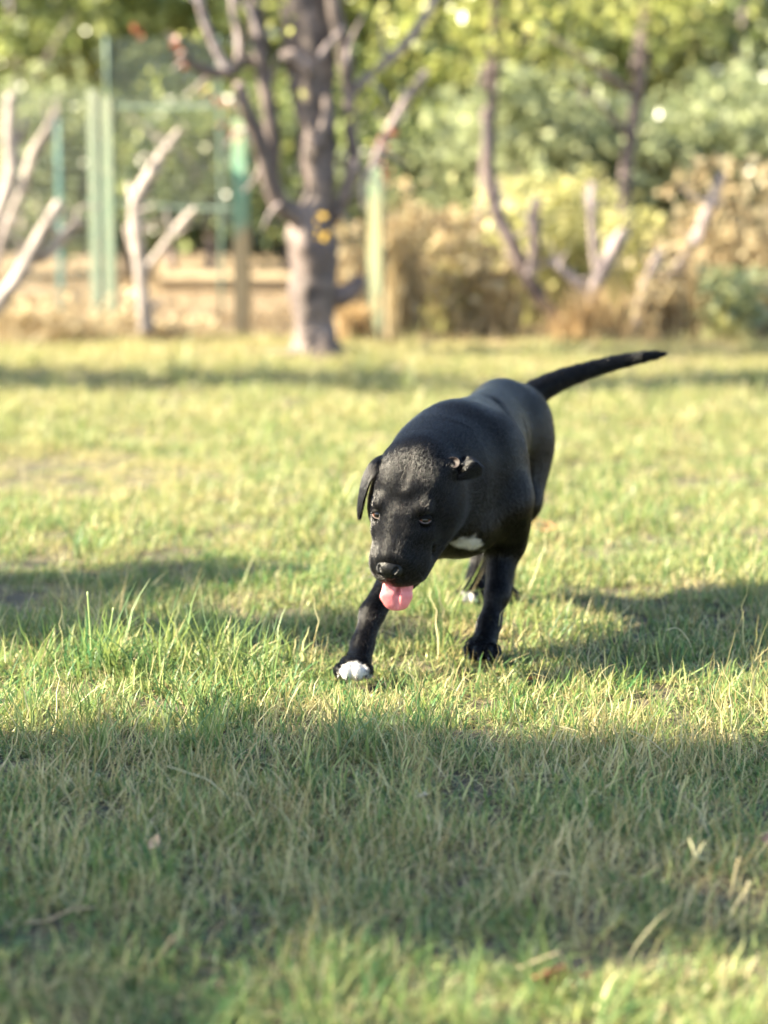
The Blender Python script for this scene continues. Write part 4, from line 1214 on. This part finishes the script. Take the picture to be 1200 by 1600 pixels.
# claws
m_claw = plain_mat('claw_horn', (.05, .04, .035), .35, .5, .3, 80)
for (c0, yw) in PAWS[:3]:
    for (x, y) in ((-.0225, -.032), (-.0080, -.047), (.0080, -.047), (.0225, -.032)):
        q = np.array(c0) + rotz(yw) @ np.array([x, y, -.003])
        d = rotz(yw) @ np.array([x * .2, -.011, -.009])
        V, F = tube([q - d * .3, q + d * .5 + np.array([0, 0, .001]), q + d], [.0035, .0028, .0006], 6, 0, 0, 3)
        mesh_obj('claw', V, F, m_claw, dog, smooth=True)

# ears: folded flaps from a grid of points
def ear(rows, name='ear', lb=None):
    G = np.array([[np.array(q, float) for q in r] for r in rows])      # a,b,3
    a, b_ = G.shape[:2]
    # subdivide the grid smoothly
    def up(A, m=5):
        n = len(A); out_ = []
        for i in range(n - 1):
            p0 = A[max(i - 1, 0)]; p1 = A[i]; p2 = A[i + 1]; p3 = A[min(i + 2, n - 1)]
            for k in range(m):
                t = k / m
                out_.append(.5 * ((2 * p1) + (p2 - p0) * t + (2 * p0 - 5 * p1 + 4 * p2 - p3) * t * t + (3 * p1 - p0 - 3 * p2 + p3) * t ** 3))
        out_.append(A[-1]); return np.array(out_)
    G = up(G); G = np.swapaxes(up(np.swapaxes(G, 0, 1)), 0, 1)
    a, b_ = G.shape[:2]
    V = G.reshape(-1, 3)
    F = np.array([(i * b_ + j, i * b_ + j + 1, (i + 1) * b_ + j + 1, (i + 1) * b_ + j) for i in range(a - 1) for j in range(b_ - 1)])
    o = mesh_obj(name, V, F, m_coat, dog, smooth=True, attrs={'white': ('POINT', 'FLOAT', np.zeros(len(V))), 'skin': ('POINT', 'FLOAT', np.zeros(len(V)))})
    s = o.modifiers.new('thick', 'SOLIDIFY'); s.thickness = .0045; s.offset = 0
    ss = o.modifiers.new('round', 'SUBSURF'); ss.levels = 1; ss.render_levels = 1
    return o, V, F
e0 = 4.20
earL, EV1, EF1 = ear([
    [P(634, 724, e0 + .025), P(622, 722, e0 + .015), P(611, 727, e0 + .0), P(606, 742, e0 - .015)],
    [P(618, 714, e0 + .03), P(601, 713, e0 + .012), P(592, 721, e0 - .012), P(591, 740, e0 - .026)],
    [P(600, 714, e0 + .035), P(583, 721, e0 + .018), P(577, 735, e0 - .010), P(579, 754, e0 - .028)],
    [P(582, 727, e0 + .032), P(570, 741, e0 + .018), P(567, 759, e0 - .006), P(571, 776, e0 - .024)],
    [P(570, 750, e0 + .022), P(564, 764, e0 + .012), P(563, 781, e0 - .006), P(567, 793, e0 - .018)],
    [P(563, 782, e0 + .010), P(560, 791, e0 + .006), P(561, 801, e0 - .004), P(564, 806, e0 - .010)],
    [P(561, 804, e0 + .002), P(560.5, 808, e0 + .0), P(561, 811, e0 - .003), P(562, 812, e0 - .005)]])
e1 = 4.165
earR, EV2, EF2 = ear([
    [P(690, 714, e1 + .045), P(693, 718, e1 + .03), P(697, 730, e1 + .010), P(700, 748, e1 + .006)],
    [P(704, 710, e1 + .050), P(708, 719, e1 + .040), P(710, 738, e1 + .004), P(716, 750, e1 + .006)],
    [P(720, 712, e1 + .050), P(722, 722, e1 + .035), P(726, 731, e1 - .012), P(732, 748, e1 + .000)],
    [P(736, 717, e1 + .040), P(738, 719, e1 + .018), P(742, 724, e1 - .014), P(746, 744, e1 + .000)],
    [P(748, 727, e1 + .025), P(750, 727, e1 + .012), P(753, 731, e1 - .006), P(752, 742, e1 + .002)]])
m_inner = plain_mat('inner_ear_skin', (.022, .014, .012), .6, .3, .4, 300)
V = np.array([P(697, 716, e1 + .006), P(708, 712, e1 + .002), P(719, 716, e1 - .002), P(720, 727, e1 - .012), P(711, 734, e1 - .014), P(702, 728, e1 - .006), P(709, 722, e1 + .010)])
inn = mesh_obj('inner_ear', V, [(6, 0, 1), (6, 1, 2), (6, 2, 3), (6, 3, 4), (6, 4, 5), (6, 5, 0)], m_inner, earR, smooth=True)
ss = inn.modifiers.new('thick', 'SOLIDIFY'); ss.thickness = .002
ss = inn.modifiers.new('round', 'SUBSURF'); ss.levels = 2; ss.render_levels = 2
#@@COAT
# ---- short hair
def tri_sample(V, F, n, seed):
    r = np.random.default_rng(seed)
    T = np.concatenate([F[:, [0, 1, 2]], F[:, [0, 2, 3]]])
    A = V[T]; nr = np.cross(A[:, 1] - A[:, 0], A[:, 2] - A[:, 0]); ar = np.linalg.norm(nr, axis=1)
    nr /= ar[:, None] + 1e-12
    i = r.choice(len(T), n, p=ar / ar.sum())
    a, b_ = r.random(n), r.random(n); m = a + b_ > 1; a[m] = 1 - a[m]; b_[m] = 1 - b_[m]
    p_ = A[i, 0] + a[:, None] * (A[i, 1] - A[i, 0]) + b_[:, None] * (A[i, 2] - A[i, 0])
    return p_, nr[i], T[i, 0]
def flow_at(X):
    acc = np.zeros_like(X); 
    for fn, fl in D.prims:
        d = fn(X); w = np.exp(-np.clip(d + .004, 0, 1) / .010)
        acc += w[:, None] * fl / (np.linalg.norm(fl) + 1e-9)
    return acc
def hair_mat():
    m, nt, out = new_mat('black_hair')
    w_ = attr(nt, 'white').outputs['Fac']
    p = N(nt, 'ShaderNodeBsdfHairPrincipled')
    p.parametrization = 'COLOR'
    nt.links.new(mixc(nt, (.0022, .0016, .0014), (.42, .40, .38), w_), p.inputs['Color'])
    p.inputs['Roughness'].default_value = .15; p.inputs['Radial Roughness'].default_value = .17
    p.inputs['Random Roughness'].default_value = .2; p.inputs['IOR'].default_value = 1.42
    nt.links.new(p.outputs[0], out.inputs[0])
    return m
def coat(V, F, n, seed, L, whites, parent, flowfn, both=False):
    p_, nr, vi = tri_sample(V, F, n, seed)
    r = np.random.default_rng(seed + 1)
    if both:
        nr = nr * np.where(r.random(n) < .5, 1, -1)[:, None]; p_ = p_ + nr * .0022
    # only what the camera side and the rim can show
    fl = flowfn(p_); fl = fl - (fl * nr).sum(1)[:, None] * nr; fl /= np.linalg.norm(fl, axis=1)[:, None] + 1e-9
    fl += r.normal(0, .07, fl.shape)
    ln = L * (.6 + .7 * r.random(n))
    K = 4
    pts = np.zeros((n, K, 3))
    for k in range(K):
        t = k / (K - 1)
        pts[:, k] = p_ + (fl * (t * .95) + nr * (.16 * t - .04 * t * t) - nr * .02)  * ln[:, None]
    h = bpy.data.hair_curves.new('coat')
    h.add_curves([K] * n)
    h.attributes['position'].data.foreach_set('vector', pts.astype(np.float32).ravel())
    ra = h.attributes.new('radius', 'FLOAT', 'POINT')
    ra.data.foreach_set('value', np.tile(np.array([.00022, .00020, .00015, .00004], np.float32), n))
    wa = h.attributes.new('white', 'FLOAT', 'CURVE')
    wa.data.foreach_set('value', whites[vi].astype(np.float32))
    h.materials.append(m_hair)
    o = bpy.data.objects.new('coat', h); COL.objects.link(o); o.parent = parent
    o.location = tuple(-np.array(parent.location)) if parent.parent is None else (0, 0, 0)
    o['kind'] = 'stuff'
    return o
m_hair = hair_mat()
SC.cycles_curves.shape = 'RIBBONS'
nrm_ok = DF
coat(DV, DF, 300000, 11, .0062, white, dog, flow_at)
coat(EV1, EF1, 9000, 12, .005, np.zeros(len(EV1)), earL, lambda X: np.tile(np.array([-.2, 0, -1.]), (len(X), 1)), True)
coat(EV2, EF2, 8000, 13, .005, np.zeros(len(EV2)), earR, lambda X: np.tile(np.array([1., .1, -.1]), (len(X), 1)), True)
# whiskers
wk = []
for s in (-1, 1):
    for k in range(7):
        a = hp(.118 + .008 * (k % 3), -.040 - .006 * (k // 3), s * .036)
        d = Lv * s * .8 + Fv * (.3 + .2 * (k % 3)) - Uv * .3 * (k // 3)
        V, F = tube([a, a + d * .018, a + d * .034 - np.array([0, 0, .004])], [.00028, .0002, .00008], 4, 0, 0, 3, False)
        wk.append((V, F))
V, F = join(wk)
o = mesh_obj('whiskers', V, F, m_claw, dog); o['kind'] = 'stuff'

# ================================================================== SMALL THINGS ON THE LAWN
def dead_leaf(px, py, size, col, label, seed, lift=.03):
    r = np.random.default_rng(seed)
    g_ = ground_at(px, py); x, y = g_[0], g_[1]; z = float(gz(x, y)) + lift
    m = plain_mat('dead_leaf', col, .6, .4, .35, 90)
    nu, nv = 9, 7; V = []; F = []
    a0 = r.random() * 6.28
    for i_ in range(nu):
        t = i_ / (nu - 1); w = math.sin(math.pi * min(1, t * 1.02 + .02)) ** .7 * .33 * (1 + .12 * math.sin(t * 19))
        for j in range(nv):
            u_ = (j / (nv - 1) - .5) * 2
            zz = .22 * (abs(u_) ** 1.5) * w * 2 + .35 * (t - .5) ** 2 + .04 * math.sin(9 * t + 5 * u_)
            V.append(((t - .5), u_ * w, zz))
        
    V = np.array(V) * size
    for i_ in range(nu - 1):
        for j in range(nv - 1): F.append((i_ * nv + j, i_ * nv + j + 1, (i_ + 1) * nv + j + 1, (i_ + 1) * nv + j))
    sv, sf = tube([(-.5 * size, 0, .09 * size), (-.62 * size, .02 * size, .12 * size), (-.8 * size, .05 * size, .10 * size)], [.001, .0008, .0006], 5, 0, 0, 2)
    ex = R(r.uniform(20, 55)); Rx = np.array([[1, 0, 0], [0, math.cos(ex), -math.sin(ex)], [0, math.sin(ex), math.cos(ex)]])
    M = rotz(a0) @ Rx
    e = empty('fallen_leaf', (x, y, z), label=label, cat='leaf')
    o = mesh_obj('blade', V @ M.T, F, m, None, smooth=True); o.parent = e
    s_ = o.modifiers.new('thick', 'SOLIDIFY'); s_.thickness = .0006
    o2 = mesh_obj('stalk', sv @ M.T, sf, m, None, smooth=True); o2.parent = e
    return e
dead_leaf(870, 1542, .055, (.20, .07, .035), 'curled reddish brown leaf in the near grass at the bottom', 1, .02)
dead_leaf(145, 842, .030, (.55, .22, .09), 'small orange brown leaf upright in the sunny grass at the far left', 2, .03)
dead_leaf(850, 845, .075, (.55, .30, .13), 'blurred orange brown leaf just right of the dog', 3, .03)
dead_leaf(1216, 1350, .045, (.22, .12, .10), 'dark brownish pink leaf cut by the right edge', 4, .03)
dead_leaf(245, 1350, .035, (.34, .24, .14), 'narrow tan leaf lying in the shaded grass on the left', 5, .03)
dead_leaf(835, 1062, .030, (.40, .18, .09), 'small brown leaf lying under the near forepaw', 6, .012)
dead_leaf(660, 1275, .022, (.48, .40, .28), 'tiny pale tan leaf in the shade below the white paw', 7, .03)

def stem(pts_px, label, col, r0=.0011, fingers=None, Yoff=0, cat='grass stem'):
    """dry stem leaning over the grass: first point on the ground, the others by height above it"""
    g0 = ground_at(*pts_px[0]); m = plain_mat('dry_stem', col, .5, .4, .25, 60)
    Y = g0[1]
    pts = [P(a, b_, Y - .01 * k + Yoff) for k, (a, b_) in enumerate(pts_px)]
    e = empty('grass_stem', tuple(pts[0]), label=label, cat=cat)
    V, F = tube(pts, [r0 * (1 - .5 * k / len(pts)) for k in range(len(pts))], 6, .05, 1, 4)
    mesh_obj('stalk', V, F, m, e, smooth=True)
    for f_ in (fingers or []):
        q = [pts[-1]] + [P(a, b_, Y - .02 + .01 * k) for k, (a, b_) in enumerate(f_)]
        V, F = tube(q, [r0 * 1.5] * (len(q) - 1) + [r0 * .6], 6, .12, 2, 4)
        mesh_obj('spike', V, F, m, e, smooth=True)
    return e
stem([(1048, 1398), (1060, 1378), (1074, 1358), (1087, 1341)], 'pale seed head with three stubby fingers in the shaded grass at the right', (.36, .33, .17), .0014,
     [[(1082, 1322), (1076, 1310)], [(1096, 1325), (1103, 1314)], [(1098, 1342), (1110, 1346)]])
stem([(1140, 1410), (1146, 1380), (1152, 1350), (1156, 1342)], 'upright pale straw stalk right of the three fingered seed head', (.55, .45, .26), .0018)
stem([(1165, 1412), (1167, 1390), (1170, 1378)], 'short stout pale straw stalk near the right edge', (.58, .50, .30), .0024)
stem([(370, 1262), (330, 1222), (295, 1208), (262, 1197)], 'long bent straw stem lying over the shaded grass left of centre', (.58, .50, .30), .0012)
stem([(402, 1302), (396, 1275), (380, 1245), (366, 1240)], 'hooked straw stem just below the long bent one', (.55, .45, .25), .0012)
stem([(345, 1500), (308, 1490), (275, 1478), (272, 1462)], 'forked tan twig in the grass at the lower left', (.28, .21, .13), .0014, [[(250, 1495), (235, 1512)]])
stem([(40, 1442), (75, 1438), (110, 1422), (150, 1418)], 'thick tan straw lying low at the left edge', (.30, .23, .14), .0018)
stem([(890, 1515), (875, 1492), (868, 1490), (810, 1512)], 'bent tan straw arching over the curled reddish brown leaf', (.52, .42, .25), .0016)
stem([(145, 1050), (143, 1010), (140, 965), (137, 925)], 'tallest upright pale green grass blade of the clump left of the dog', (.33, .42, .16), .0030)
stem([(152, 1050), (162, 1010), (172, 985), (177, 950)], 'second upright pale green grass blade leaning right in the same clump', (.33, .42, .16), .0026)
stem([(640, 1000), (600, 905 + 80), (590, 990)], 'short straw bent over beside the white paw', (.5, .46, .25), .0010)
stem([(1085, 1030), (1078, 1005), (1060, 982), (1040, 985)], 'curled straw loop standing in the dog shadow at the right', (.48, .42, .25), .0012)
stem([(1048, 1185), (1020, 1160), (1000, 1148), (985, 1142)], 'pale straw bent over the grass right of centre', (.5, .42, .25), .0012)
